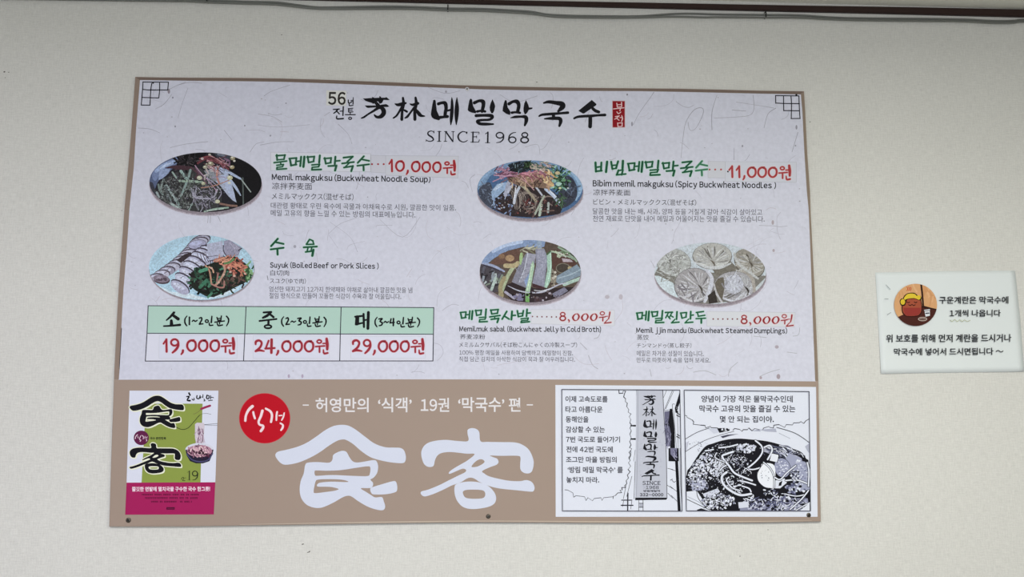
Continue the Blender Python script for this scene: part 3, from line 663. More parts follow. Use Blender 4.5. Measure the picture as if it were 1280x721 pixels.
# ---- stickers pasted over the print (years, names, prices)
def sticker(pts, texture='#d3d6e0', z=.0002, edge='#b7b9c6'):
    k = Ink(PF + z)
    cx_, cy_ = sum(p[0] for p in pts) / len(pts), sum(p[1] for p in pts) / len(pts)
    def gr(p, d): return (p[0] + (d if p[0] > cx_ else -d), p[1] + (d if p[1] > cy_ else -d))
    k.conv([gr(p, .3) for p in pts], edge); k.conv([gr(p, -.15) for p in pts], texture)
    return k
def finish(k, name='sticker'): return k.build(name, board, M_FILM)
k = sticker([(408.1, 113), (432.8, 113.8), (432.4, 132), (408.1, 131.5)], '#e0e1df', edge='#d6d7d8')
k.text('56', 409.9, 432.1, 114.6, 131, '#2a2623', .2, .025); finish(k)

GREEN, HALO = '#1a5338', '#b9dcd0'
def word(k, s_, place, col=GREEN, grow=0.5, halo=HALO):
    """place: list of pixel boxes, one for each letter"""
    if halo:
        for c, b in zip(s_, place): k.glyph(G[c], *b, halo, grow=1.7)
    for c, b in zip(s_, place): k.glyph(G[c], *b, col, grow=grow)
def letters(s_, place, col):
    for c, b in zip(s_, place):
        k = Ink(PF + .0002); word(k, c, [b], col); k.build('dish_name_letter', board)
def boxes(ox, oy, s_, *bs): return [(ox + a / s_, oy + b / s_, ox + c / s_, oy + d / s_) for a, b, c, d in bs]
RED, RHALO = '#a3242e', '#e3c6cf'

# dish one: name sticker, dot sticker, price sticker
k = sticker([(338.4, 190.2), (463.3, 192.2), (463.3, 214.5), (338.4, 213)], '#dcdeea')
word(k, '물메밀막국수', boxes(335, 185, 9.85, *[G[c][:4] for c in '물메밀막국수']))
finish(k)
k = sticker([(463.6, 194), (482, 194.5), (482, 216), (463.6, 215)], '#d0d1de')
for x in (98, 173, 243): k.crop(455, 185, 9.85).ell(x, 198, 13, 11, RED, n=10)
finish(k)
k = sticker([(482.3, 194.6), (573, 195.2), (572.3, 222.4), (482, 218.8)], '#d2d4e0', z=.00025)
word(k, '10,000원', boxes(455, 185, 9.85, G['1'][:4], (388, 150, 495, 285), G[','][:4], (583, 157, 690, 292), (712, 163, 818, 297), (845, 165, 948, 300), G['원'][:4]), RED, halo=RHALO)
finish(k)
# dish two
letters('비빔메밀막국', boxes(735, 193, 9.85, G['비'][:4], G['빔'][:4], (485, 92, 685, 215), (700, 75, 885, 262), (912, 88, 1110, 262), (1140, 80, 1292, 270)), '#1b563b')
letters('수', boxes(865, 193, 9.143, (40, 74, 180, 240)), '#3c7a5c')
k = sticker([(885.3, 201.5), (906.5, 202), (906.5, 222.3), (885, 222)], '#d0d2dd', edge='#bdbfca')
for x in (200, 265, 332): k.crop(865, 193, 9.143).ell(x, 172, 12, 11, '#b05050', n=10)
finish(k)
EN = '#16161e'
k = Ink(PF + .00015)
k.text('Bibim memil makguksu (Spicy Buckwheat Noodles )', 741, 970.1, 224, 235.2, EN, 2.6, .024)
k.build('dish_caption', board)
k = sticker([(906.8, 202), (995.3, 202.6), (995.3, 227.6), (906.6, 226.8)], '#d2d5e2', z=.0004, edge='#bdbfca')
k.crop(865, 193, 9.143).ell(411, 195, 11, 11, '#3a3a40', n=10)
word(k, '11,000원', boxes(865, 193, 9.143, (420, 125, 472, 262), (503, 125, 552, 264), (578, 243, 608, 292), (632, 138, 732, 262), (750, 138, 850, 262), (870, 140, 972, 262), (990, 120, 1135, 300)), '#a8343a', halo='#dfc4ca')
finish(k)
# suyuk
letters('수육', boxes(330, 290, 9.85, (80, 80, 246, 278), G['육'][:4]), GREEN)
# jelly bowl
letters('메밀묵사발', boxes(570, 380, 9.85, (48, 85, 215, 188), (235, 62, 385, 225), G['묵'][:4], G['사'][:4], G['발'][:4]), '#1b5a3e')
def price8(k, dx, dy, sc=1.0):
    o = (690 + dx, 380 + dy, 12.8 / sc)
    for col, gw in ((RHALO, 18), ('#8f242a', 0)):
        k.crop(*o)
        k.ring(172, 162, 36, 28, 18 + gw, col); k.ring(172, 228, 44, 36, 22 + gw, col)
        k.stroke([(262, 250, 20 + gw), (276, 268, 20 + gw), (268, 292, 8 + gw)], col)
        for cx_ in (382, 525, 668):
            k.stroke([(cx_ + 15, 156, 8 + gw), (cx_ - 20, 168, 18 + gw), (cx_ - 48, 215, 30 + gw), (cx_ - 28, 256, 22 + gw), (cx_ + 5, 264, 10 + gw)], col)
            k.stroke([(cx_ + 5, 264, 8 + gw), (cx_ + 30, 245, 18 + gw), (cx_ + 50, 200, 28 + gw), (cx_ + 32, 162, 20 + gw), (cx_ + 10, 154, 8 + gw)], col)
        k.ring(805, 148, 34, 26, 15 + gw, col)
        for q in ['757,215 850,205:17', '815,208 812,268:20', '850,198 890,194:12', '925,130,24 918,180,22 905,235,18', '895,245,12 865,275,14 838,305,16', '838,306,18 945,292,20']:
            for s_ in fuse(q): k.stroke([(a, b, w_ + gw) for a, b, w_ in s_[1]], col)
k = sticker([(664, 386.8), (768, 387.6), (768, 407), (664, 404.4)], '#d9dbe6', edge='#c3c5d0')
for x, y in ((942, 153), (1000, 155), (1058, 156), (1118, 156), (1177, 158), (1235, 158)): k.crop(570, 380, 9.85).ell(x, y, 10, 10, '#7c4a50', n=9)
price8(k, 0, 0); finish(k)
# dumplings
letters('메밀찐만두', boxes(790, 380, 11.64, (62, 108, 262, 238), (278, 95, 462, 278), G['찐'][:4], G['만'][:4], G['두'][:4]), '#1b5a3e')
k = sticker([(883.8, 389.2), (994, 390.6), (992.5, 408.4), (883.6, 407.4)], '#d6d9e2', edge='#bfc1cc')
for i in range(6): k.crop(780, 375, 5.55).ell(619 + 33.4 * i, 131, 6, 6, '#7c4a50', n=9)
price8(k, 226.5, 3.4, 1.015); finish(k)

# ---- captions in small print
def caption(lines):
    for t, x0, x1, yt, yb, dy, b, c in lines: Ink(PF + .0002).text(t, x0, x1, yt, yb, c, dy, b).build('dish_caption', board)
SM, CJ = '#4e4e5c', '#34343f'
caption([('Memil makguksu (Buckwheat Noodle Soup)', 339.7, 538.2, 216.2, 227.3, 2.9, .024, EN),
         ('凉拌荞麦面', 340.2, 390, 228, 236.4, .8, -.002, CJ),
         ('メミルマッククス(混ぜそば)', 339.8, 442, 240.6, 249.2, 1.3, 0, CJ),
         ('대관령 황태로 우린 육수에 곡물과 야채육수로 시원, 깔끔한 맛이 일품.', 338.5, 570, 252.8, 260.6, 3.2, 0, SM),
         ('메밀 고유의 향을 느낄 수 있는 방림의 대표메뉴입니다.', 338.5, 519.3, 262, 270, 2.5, 0, SM)])
caption([('凉拌荞麦面', 741.6, 788, 236.4, 244, .6, -.002, CJ),
         ('ビビン・メミルマッククス(混ぜそば)', 741.6, 870.3, 248.3, 256, 1.0, 0, CJ),
         ('달콤한 맛을 내는 배, 사과, 양파 등을 거칠게 갈아 식감이 살아있고', 741, 952.6, 260, 267.9, 1.3, 0, SM),
         ('천연 재료로 단맛을 내어 메밀과 어울어지는 맛을 즐길 수 있습니다.', 741, 955.7, 269.2, 277, .6, 0, SM)])
caption([('Suyuk (Boiled Beef or Pork Slices )', 337.4, 473.4, 326.7, 336.5, 1.4, .024, EN),
         ('白切肉', 337.8, 361.3, 337.4, 344.3, .2, -.002, CJ),
         ('スユク(ゆで肉)', 337.3, 382.3, 347.4, 354.2, .5, 0, CJ),
         ('엄선한 돼지고기 12가지 한약재와 야채로 삶아내 깔끔한 맛을 냄', 336.5, 515.4, 357.6, 364.6, 1.6, 0, SM),
         ('절임 방식으로 만들어 꼬들한 식감이 수육과 잘 어울립니다.', 336.5, 501.5, 365.8, 373, 1.2, 0, SM)])
caption([('Memilmuk sabal (Buckwheat Jelly in Cold Broth)', 574.1, 751.3, 406.7, 416.1, .7, .024, EN),
         ('荞麦凉粉', 575.1, 606.4, 417.6, 423.9, .2, -.002, CJ),
         ('メミルムクサバル(そば粉こんにゃくの冷製スープ)', 573.8, 721.3, 427.4, 434, .3, 0, CJ),
         ('100% 평창 메밀을 사용하여 담백하고 메밀향이 진함.', 574.1, 716.2, 437.2, 443.7, .8, 0, SM),
         ('직접 담근 김치의 아삭한 식감이 묵과 잘 어우러집니다.', 573.8, 718.6, 445.4, 451.8, .6, 0, SM)])
caption([('Memil jjin mandu (Buckwheat Steamed Dumplings)', 795.3, 984, 408.5, 417.9, .7, .024, EN),
         ('蒸饺', 796.2, 811, 418.2, 425, 0, -.002, CJ),
         ('チンマンドゥ(蒸し餃子)', 795.9, 864.3, 428.6, 434.7, .1, 0, CJ),
         ('메밀은 차가운 성질이 있습니다.', 795.9, 879.5, 438, 445, .5, 0, SM),
         ('만두로 따뜻하게 속을 덥혀 보세요.', 795.9, 888, 446.6, 453, .4, 0, SM)])

# ---- size and price table
tab = Ink(PF + .0002)
# corner pixels of the grid: rows top / middle / bottom, columns
TX = [[(185.2, 382), (307.6, 383), (426.4, 383.6), (542.2, 384.4)],
      [(183.8, 416.5), (306, 417), (425.4, 417.3), (541.8, 417.7)],
      [(181.6, 451.2), (304.4, 451), (424.6, 451), (541.2, 451)]]
for c in range(3):
    tab.conv([TX[0][c], TX[0][c + 1], TX[1][c + 1], TX[1][c]], '#b6d6cb')
    tab.conv([TX[1][c], TX[1][c + 1], TX[2][c + 1], TX[2][c]], '#dfe1f0')
for r_ in range(3): tab.stroke(TX[r_], '#3a3a48', 1.05, n=1)
for c in range(4): tab.stroke([TX[r_][c] for r_ in range(3)], '#3a3a48', 1.15, n=1)
table = tab.build('price_table', board)
def head(ox, oy, s_, main, lst):
    k = Ink(PF + .0004)
    for c, b in [main] + lst:
        k.glyph(G[c], ox + b[0] / s_, oy + b[1] / s_, ox + b[2] / s_, oy + b[3] / s_, '#101014', grow=.4)
    k.build('size_lettering', table)
head(180, 378, 9.015, ('소', G['소'][:4]), [(c, G[c][:4]) for c in ('(', 'i', '~', 'b', '인', '분', ')')])
head(300, 378, 9.015, ('중', G['중'][:4]), [('(', (462, 158, 498, 270)), ('b', (512, 168, 562, 252)), ('~', (570, 205, 630, 226)), ('c', (648, 172, 694, 256)), ('인', (710, 160, 802, 272)), ('분', (820, 158, 926, 274)), (')', (942, 162, 976, 274))])
head(425, 378, 9.015, ('대', G['대'][:4]), [('(', (388, 164, 424, 276)), ('c', (436, 178, 480, 264)), ('~', (492, 208, 552, 232)), ('d', (560, 180, 616, 264)), ('인', (638, 166, 728, 278)), ('분', (742, 164, 850, 280)), (')', (868, 170, 902, 278))])
for (ox, qs, bs, st) in ((180, '19,000원', [(215, 405, 265, 558), (295, 405, 400, 570), (412, 537, 450, 588), (480, 415, 588, 550), (612, 415, 718, 552), (742, 415, 850, 552), (868, 395, 1030, 588)], (172, 372, 1050, 628)),
                         (300, '24,000원', [(165, 422, 270, 560), (280, 415, 390, 567), (405, 542, 440, 595), (470, 425, 575, 556), (597, 425, 702, 556), (723, 425, 830, 556), (848, 400, 1002, 588)], (150, 375, 1010, 628)),
                         (425, '29,000원', [(135, 420, 244, 560), (258, 412, 355, 576), (368, 540, 402, 592), (430, 425, 535, 556), (553, 425, 657, 556), (678, 425, 780, 556), (800, 405, 954, 590)], (125, 380, 965, 628))):
    a, b, c, d = boxes(ox, 378, 9.015, st)[0]
    k = sticker([(a, b), (c, b + .3), (c - .3, d), (a - .3, d)], '#dcdff0', z=.0004, edge='#ccced9')
    word(k, qs, boxes(ox, 378, 9.015, *bs), '#9c1f30', halo='#e2c3d2')
    finish(k)

# ---- dish photographs (flat prints)
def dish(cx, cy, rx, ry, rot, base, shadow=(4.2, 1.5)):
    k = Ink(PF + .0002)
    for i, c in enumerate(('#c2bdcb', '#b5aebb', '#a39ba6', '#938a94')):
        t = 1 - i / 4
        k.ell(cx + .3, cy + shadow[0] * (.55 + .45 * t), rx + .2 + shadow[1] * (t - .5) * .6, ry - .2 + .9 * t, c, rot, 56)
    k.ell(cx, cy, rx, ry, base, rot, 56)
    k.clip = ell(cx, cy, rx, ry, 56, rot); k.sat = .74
    return k
# 1 noodle soup
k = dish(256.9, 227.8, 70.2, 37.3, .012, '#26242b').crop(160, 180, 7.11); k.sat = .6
k.poly(pl('185,330 200,270 250,200 330,140 450,105 460,180 400,215 330,290 270,330 230,420 200,420'), '#4f6394', smooth=True)
k.poly(pl('215,270 280,190 380,140 452,118 455,170 370,200 290,270 240,330'), '#6d88c2', smooth=True)
k.stroke([(250, 240, 30), (320, 195, 45), (430, 150, 28)], '#8fb0ea'); k.stroke([(290, 215, 10), (340, 185, 20), (380, 170, 8)], '#b7d2ff')
k.poly(pl('280,230 380,215 360,260 300,310 270,320'), '#8ba6dc')
k.stroke([(200, 360, 50), (220, 430, 60), (260, 490, 50)], '#3b3d50')
k.poly(pl('930,100 1188,250 1195,400 1080,520 960,560 930,440 880,250'), '#121116')
k.poly(pl('760,80 930,110 900,160 800,130'), '#3a4254'); k.stroke([(800, 92, 16), (860, 105, 16)], '#6f7a94')
k.poly(pl('300,330 480,230 620,210 760,300 830,420 800,560 560,600 380,560 280,450'), '#3a3c3e', smooth=True)
k.hair(130, 480, 420, 210, 150, ['#4c524e', '#2c2c30', '#5a5f5c', '#1e1c22', '#6c6e70', '#454048'], 50, 9)
k.poly(pl('455,115 560,80 700,78 650,150 600,200 490,210 450,180'), '#131116')
k.hair(50, 490, 150, 60, 50, ['#131116', '#1c181e', '#0c0a0e'], 50, 16); k.hair(14, 430, 250, 60, 60, ['#2c2a34', '#4c3844'], 60, 12)
k.hair(40, 540, 150, 90, 45, ['#2c2830', '#0c0a0e', '#3a3238', '#544850'], 60, 8)
k.stroke([(330, 212, 6), (390, 205, 24), (470, 210, 40), (560, 215, 30)], '#4f2c3a')
k.hair(36, 430, 440, 170, 110, ['#4c5450', '#5b6860', '#3c3f44', '#6c7a78', '#2c2a30'], 90, 10)
for p, c, w_ in [('318,315 295,380 300,440', '#7f9492', 18), ('270,360 285,420 310,450', '#6f8a86', 18), ('255,430 275,470', '#93aab0', 18), ('340,365 400,460 465,565', '#93aeb0', 20), ('325,370 360,450 380,500', '#6a8082', 14),
                 ('395,250 430,300', '#8fb0a8', 15), ('470,240 525,320', '#8cb8b2', 24), ('555,230 530,320 470,460', '#7ea6a2', 20), ('460,328 560,330 660,340', '#93b8a0', 22), ('430,490 460,560', '#7fa09c', 18),
                 ('385,530 450,570', '#9ab8b6', 20), ('595,510 625,580', '#8a9a9e', 14), ('570,530 540,590', '#82a09c', 14), ('680,600 780,575 890,565', '#8fb8a4', 14), ('700,595 850,575', '#c2dcd4', 6),
                 ('1020,300 1025,540', '#50605e', 12), ('1000,305 1090,425', '#93a8a4', 10), ('340,380 350,480', '#565f66', 20)]:
    k.stroke(pl(p), c, w_)
k.hair(150, 470, 420, 200, 150, ['#23222a', '#55605c', '#3a3c40', '#7c8886', '#1a181e', '#8a8e94'], 28, 6)
k.hair(60, 680, 470, 120, 75, ['#7c7894', '#9c98b4', '#4a4658', '#6a6478', '#b2b0cc'], 70, 5, bend=1.2)
for r_ in (60, 90, 110): k.stroke([(560 + (110 - r_), 390, 7), (590, 450 + r_ * .2, 9), (670, 480 + r_ * .05, 9), (760, 470, 8), (800 - (110 - r_) * .3, 400, 6)], '#a3a2be')
k.poly(pl('690,240 790,200 880,230 940,430 965,520 930,500 890,460 820,370 740,300'), '#a6b6dc')
k.stroke([(835, 220, 40), (880, 330, 60), (925, 450, 46), (945, 490, 14)], '#a9bdea')
k.stroke([(870, 235, 22), (930, 270, 24), (1000, 308, 16)], '#a4bfea'); k.stroke([(915, 330, 26), (960, 390, 24), (1000, 455, 10)], '#a1bbe6')
k.poly(pl('680,240 780,220 800,320 760,330 700,280'), '#8a94a2')
k.hair(26, 740, 270, 70, 50, ['#b8b4a8', '#8e94a4', '#c8bcc0', '#6c7078'], 60, 8)
for p, c, w_ in [('620,170 700,130 800,160 890,220', '#7c2438', 20), ('640,130 740,110 850,180', '#97303e', 14), ('720,95 800,140 905,200', '#c98a98', 8), ('700,150 780,150 870,210', '#a84a5c', 9), ('595,190 650,260 720,330 790,420', '#b98ab0', 8),
                 ('600,210 660,300 700,350', '#7c4468', 8), ('700,300 780,360 830,430 800,490', '#a8a0c8', 7), ('800,210 790,280 810,350', '#cf7a66', 16), ('650,388 720,380 800,360 900,320', '#c07858', 8),
                 ('740,300 820,290 900,310', '#9c86b4', 7), ('860,130 900,150 900,190', '#8c5a86', 14), ('880,150 850,210', '#a87098', 8), ('820,530 900,545 965,550', '#8f6250', 18), ('560,210 620,260 600,300', '#5c3444', 16)]:
    k.stroke(pl(p), c, w_)
k.hair(40, 780, 170, 120, 60, ['#8a3448', '#5c1c2c', '#c47c8c', '#a04a5a', '#40202c', '#d8a8b4'], 80, 5, ang=.5)
for x, y, r_, c in [(635, 300, 24, '#bfc29a'), (670, 350, 20, '#a9ac78'), (905, 300, 26, '#c6c88e'), (900, 345, 14, '#d8dcc0'), (725, 95, 13, '#b8b0a0'), (660, 130, 14, '#c0b0b4'), (930, 125, 24, '#9a8c60'), (925, 205, 22, '#a8965c'), (945, 150, 12, '#d0ccc0'),
                    (735, 175, 26, '#948c68'), (685, 205, 20, '#a4a082'), (795, 510, 22, '#c8ca98'), (700, 180, 14, '#7c7454')]:
    k.ell(x, y, r_, r_ * .8, c, n=9); k.ell(x - r_ * .2, y - r_ * .25, r_ * .5, r_ * .3, '#dcdcc0', n=7)
k.dots(150, 560, 420, 300, 160, ['#15131a', '#48504c', '#8a94a0', '#3a3236', '#6c6a80', '#9ca4a8'], 6)
k.build('dish_photo', board, M_PHOTO)
# 2 spicy noodles
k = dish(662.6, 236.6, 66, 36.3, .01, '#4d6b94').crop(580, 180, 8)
k.poly(pl('130,430 150,350 240,260 380,200 520,165 700,160 900,195 1050,260 1150,330 1190,440 1160,520 1100,560 1140,440 1090,340 980,260 700,200 420,240 260,320 200,420 180,520'), '#6f9ac8')
k.stroke([(1000, 240, 10), (1090, 300, 26), (1150, 380, 34), (1165, 460, 30), (1120, 560, 14)], '#8ab4de')
k.stroke([(150, 420, 10), (190, 340, 26), (270, 270, 20)], '#83aedb')
k.poly(pl('150,450 250,380 290,480 300,640 180,570'), '#454d62', smooth=True)
k.poly(pl('1000,330 1080,340 1130,440 1110,560 980,640 940,500'), '#3a4054', smooth=True); k.hair(40, 1040, 460, 80, 110, ['#4a5870', '#2c303e', '#5c6e8c', '#3c4458'], 60, 10)
k.hair(30, 220, 480, 60, 100, ['#56647e', '#3a4054', '#6c80a0'], 50, 10)
k.poly(pl('270,480 330,400 430,380 420,480 340,560 300,640'), '#8fb2de'); k.stroke([(310, 450, 30), (380, 400, 30)], '#b6d0f0')
k.poly(pl('300,560 430,440 560,400 760,430 900,480 1000,600 960,700 700,735 440,720 320,660'), '#33282c')
k.hair(70, 400, 600, 120, 110, ['#7f9cd4', '#23202c', '#3c3640', '#a8bce4', '#191620', '#54506a'], 26, 12)
for i in range(26):
    a = i / 26; k.stroke([(450 + 160 * a, 430 + R.uniform(0, 40), 5), (470 + 200 * a + R.uniform(-20, 20), 540, 8), (500 + 130 * a, 650 + R.uniform(-20, 30), 5)], R.choice(['#6a5c58', '#8c8078', '#3c3032', '#a89c94', '#4c4044', '#241c20']))
for i in range(7): k.stroke([(600 - 14 * i, 560 - 9 * i, 5), (620, 500 - 5 * i, 5), (690 + 8 * i, 530, 5), (700, 620 + 4 * i, 5), (600, 650, 5)], R.choice(['#7d6e6a', '#96887e', '#4c3e40']))
k.hair(60, 760, 610, 200, 100, ['#2a2024', '#544044', '#7c5c58', '#3c2e30', '#8c7a74', '#6a3030'], 70, 9)
for p, c, w_ in [('450,380 430,440 415,510', '#a9b0cc', 36), ('480,400 440,480', '#b9c0da', 26), ('560,420 520,500 500,590', '#c3cce2', 26), ('520,420 500,560', '#dfe4f4', 12), ('720,430 780,510', '#b8c0d2', 18), ('820,450 900,520 960,600', '#b4c6e6', 36),
                 ('850,460 930,540 985,620', '#cfdcf2', 12), ('800,520 760,600 710,700', '#a8b4a4', 20), ('775,610 755,710', '#b4c8b8', 26), ('845,590 840,680', '#a8b4b4', 22), ('770,670 900,665', '#7a5c54', 10), ('620,440 680,520 720,570', '#a0947c', 24), ('560,400 640,470', '#a8a488', 22)]:
    k.stroke(pl(p), c, w_)
k.poly(pl('430,300 560,280 720,280 830,310 890,420 850,450 780,440 680,430 560,420 450,380'), '#8a6c58')
k.hair(90, 650, 350, 220, 70, ['#a87c5c', '#c2a080', '#6c4c44', '#8c5c54', '#d4b894', '#4c3430', '#b48c78'], 70, 9, bend=.9)
k.hair(50, 400, 290, 110, 50, ['#c08aa8', '#8c4c6c', '#d8a8c4', '#5c3048', '#a86488'], 90, 8, ang=-.3)
k.hair(26, 640, 290, 160, 30, ['#b85c7c', '#d88ca4', '#8c3c58'], 120, 6, ang=.15)
for p, c, w_ in [('290,375 370,340 460,310', '#c890b4', 10), ('300,310 400,320 480,310', '#d29cc0', 9), ('330,250 420,260', '#b87c9c', 12), ('520,320 610,370 700,460', '#c8909c', 8), ('540,290 660,285 740,270', '#cc7c9c', 9), ('740,270 800,320 830,400', '#c2788c', 12)]: k.stroke(pl(p), c, w_)
k.poly(pl('450,200 560,170 660,170 700,250 560,290 460,270'), '#1d2430')
k.hair(50, 560, 220, 110, 45, ['#0e1218', '#3c5468', '#6c8898', '#243440', '#16281c'], 40, 9)
k.hair(40, 640, 200, 40, 30, ['#203c20', '#101c10', '#3a5a34'], 30, 9)
k.hair(70, 760, 220, 110, 45, ['#c8b4a4', '#8c9c84', '#b48c88', '#54705c', '#e0ccc0', '#3c5c44'], 60, 7, ang=.5)
k.hair(90, 960, 330, 90, 120, ['#2c5c3c', '#1a3c28', '#4c8c64', '#6cac9c', '#94d0c4', '#3c6c3c', '#16301c'], 46, 14)
k.hair(40, 830, 330, 60, 90, ['#c89c5c', '#e0b878', '#a87440', '#f0d49c', '#b88c6c'], 50, 10, ang=.9)
for x, y, r_, c in [(935, 290, 26, '#c8b884'), (880, 410, 24, '#dcb674'), (945, 400, 30, '#a4d4cc'), (960, 440, 14, '#e4e4a4'), (900, 370, 24, '#86bcb0'), (1000, 360, 22, '#5c9c6c'), (1040, 440, 10, '#c4d4d4')]: k.ell(x, y, r_, r_ * .7, c, n=9)
k.hair(24, 960, 540, 34, 60, ['#2c4c34', '#466c4c', '#1c2c20'], 40, 12, ang=1.5)
k.dots(70, 640, 640, 330, 80, ['#c8bcb8', '#54343c', '#181014', '#8c3c3c', '#a8a0b0'], 7)
k.build('dish_photo', board, M_PHOTO)
# 3 meat plate
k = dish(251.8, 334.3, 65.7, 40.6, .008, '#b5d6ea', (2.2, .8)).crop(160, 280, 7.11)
k.poly(pl('200,330 300,200 470,110 700,95 900,130 1060,220 1130,350 1120,420 1040,260 880,180 690,130 480,170 330,260 240,370'), '#a3cfe8')
k.poly(pl('240,540 400,640 640,670 860,640 1000,560 860,600 700,660 560,620 380,600 300,560'), '#cde4f4')
k.stroke([(600, 620, 26), (690, 640, 30)], '#86bcdc')
MC = ['#a8a8c4', '#b4b4d0', '#9c98b4', '#c0c0da']
for i in range(13):          # outer row, slices overlapping from the back
    t = i / 12; x = 640 - 400 * t + 60 * math.sin(t * 3); y = 150 + 330 * t ** 1.15; a = -.3 + .2 * t
    k.ell(x + 5, y - 5, 94 - 22 * t, 48 - 8 * t, '#4c4050', a, 16); k.ell(x, y + 3, 91 - 22 * t, 46 - 8 * t, MC[i % 4], a, 16)
    k.ell(x - 8, y - 8, 60 - 14 * t, 22, '#c4c8e4', a, 12); k.hair(3, x, y, 50, 22, ['#8c88a8', '#7c6c84', '#d4d4ec'], 30, 5)
k.ell(300, 495, 74, 38, '#54404c', .1); k.ell(295, 485, 72, 34, '#86788c', .1); k.dots(8, 295, 485, 50, 20, ['#a094ac', '#5c4c5c'], 16)
k.poly(pl('430,320 500,270 560,250 570,270 470,345'), '#3c3038')
k.ell(618, 188, 82, 42, '#6c6884', -.18); k.ell(615, 180, 78, 38, '#a4a6cc', -.18); k.ell(600, 170, 55, 20, '#b6bce4', -.18); k.stroke(pl('545,215 620,225 690,190'), '#4a3c50', 6)
for i in range(9):
    t = i / 8; x = 760 - 300 * t; y = 240 + 320 * t ** 1.6
    k.ell(x + 5, y - 5, 98, 47, '#4a4054', .5 + .1 * t, 16); k.ell(x, y + 4, 94, 44, ['#b2b4d6', '#c2c8e8'][i % 2], .5 + .1 * t, 16); k.ell(x - 10, y - 10, 60, 18, '#cfd6f2', .5, 12)
    k.hair(4, x, y, 50, 24, ['#8c88a8', '#54465c', '#e0e4f8'], 36, 4)
for i in range(6): k.stroke([(610 + 26 * i, 250, 4), (640 + 22 * i, 320, 6), (690 + 12 * i, 350, 4)], '#564a60')
k.poly(pl('700,175 840,150 860,270 720,330'), '#b0b6d4'); k.poly(pl('850,150 900,140 1010,210 980,280 900,300 855,270'), '#9896b4')
k.hair(10, 920, 210, 60, 50, ['#7c7894', '#b4b2cc', '#8c88a4'], 60, 5, ang=1.2); k.stroke(pl('848,190 850,240 880,290'), '#4a4058', 8); k.stroke(pl('980,235 1012,215'), '#2c2430', 8)
k.stroke(pl('700,290 800,280'), '#6c6480', 6); k.stroke(pl('710,330 800,310 860,285'), '#3c3038', 7)
k.poly(pl('560,430 640,380 740,350 860,290 960,290 1060,360 1110,430 1080,500 960,560 880,600 760,650 690,640 600,590 545,540'), '#20281f')
k.hair(110, 740, 500, 190, 110, ['#2c6c50', '#1c4c38', '#143020', '#3c8c6c', '#0e1610', '#3c4c3c', '#241c20'], 60, 16)
k.hair(60, 920, 490, 130, 90, ['#241a20', '#3c2830', '#4c3c34', '#1a1418', '#2c3c24', '#6c4c44'], 50, 13)
k.hair(30, 1060, 420, 50, 60, ['#4c8c4c', '#7cb474', '#a4d49c', '#2c5c30'], 50, 16)
k.hair(46, 960, 370, 110, 50, ['#c86c4c', '#e08c64', '#a44c3c', '#8c4034', '#d8785c'], 60, 14)
k.hair(20, 820, 330, 80, 30, ['#d08060', '#b46048', '#e49c74'], 60, 10, ang=-.5)
for p, c, w_ in [('690,370 725,420 740,520', '#c48c6c', 14), ('850,370 860,420 810,510 780,540', '#c09078', 18), ('800,440 790,510', '#a86c64', 14), ('740,530 800,560 850,560 855,510', '#b4786c', 14), ('720,380 750,400 760,430', '#d8a078', 12), ('860,350 900,340 940,310', '#5c8c4c', 20), ('640,420 700,400', '#3c9c78', 30), ('640,560 700,500', '#2c7c5c', 30)]: k.stroke(pl(p), c, w_)
for x, y in [(740, 390), (895, 388), (850, 450), (945, 462), (910, 425), (805, 520), (1040, 440)]: k.ell(x, y, 12, 9, '#d8b09c', n=8)
k.build('dish_photo', board, M_PHOTO)
# 4 jelly in broth
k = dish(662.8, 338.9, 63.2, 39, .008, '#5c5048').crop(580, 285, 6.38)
k.poly(pl('120,280 200,180 330,110 520,92 650,98 640,150 470,150 350,180 240,240 180,290'), '#7f9ccc')
k.stroke([(230, 190, 20), (330, 135, 34), (460, 110, 26)], '#b0c8f0'); k.stroke([(600, 110, 40), (600, 160, 44)], '#90a8c8')
k.poly(pl('200,290 300,200 440,160 480,200 440,300 300,290'), '#6c4c40'); k.ell(365, 240, 36, 26, '#b08c60'); k.ell(300, 225, 26, 20, '#8c6848')
k.poly(pl('690,170 800,190 880,240 900,290 860,340 750,350 700,320 680,230'), '#5c3c34'); k.ell(790, 320, 60, 42, '#4a4038'); k.ring(790, 320, 55, 38, 7, '#7c7464')
k.hair(26, 780, 180, 110, 50, ['#8ca890', '#b4c4a8', '#5c7c54', '#3c3c38', '#c8ccc4'], 90, 12, ang=.5)
k.hair(12, 480, 170, 90, 22, ['#a8a890', '#c8c8b0', '#7c7c60'], 80, 10, ang=.1)
k.poly(pl('780,240 850,250 870,270 790,270'), '#b8a8b8'); k.ell(845, 318, 18, 14, '#b0a070')
k.poly(pl('735,385 900,290 935,330 930,380 760,450 735,430'), '#7e96ac'); k.stroke(pl('750,400 850,370 930,330'), '#a4bcd0', 8); k.stroke(pl('800,450 930,400'), '#a8ccc0', 26)
k.poly(pl('120,290 160,290 320,360 300,500 220,520 140,440'), '#4c4650'); k.hair(24, 200, 420, 80, 80, ['#8c98a8', '#5c5c6c', '#2c2830', '#b4c4c8', '#7c8c7c'], 60, 16, ang=-1)
k.stroke([(140, 280, 12), (230, 300, 20), (320, 345, 14)], '#9aa8d0'); k.stroke([(150, 290, 6), (300, 345, 7)], '#34304c')
k.poly(pl('290,470 420,420 560,480 700,480 820,470 880,470 760,570 540,600 380,580'), '#33262c')
for p, c, w_ in [('410,290 350,380 290,530', '#a8b890', 30), ('330,300 400,300 430,280', '#b8a878', 36), ('320,400 290,470 300,540', '#a09468', 34), ('250,400 220,490', '#b0c8c4', 22), ('330,510 400,560', '#a8a4c0', 20)]: k.stroke(pl(p), c, w_)
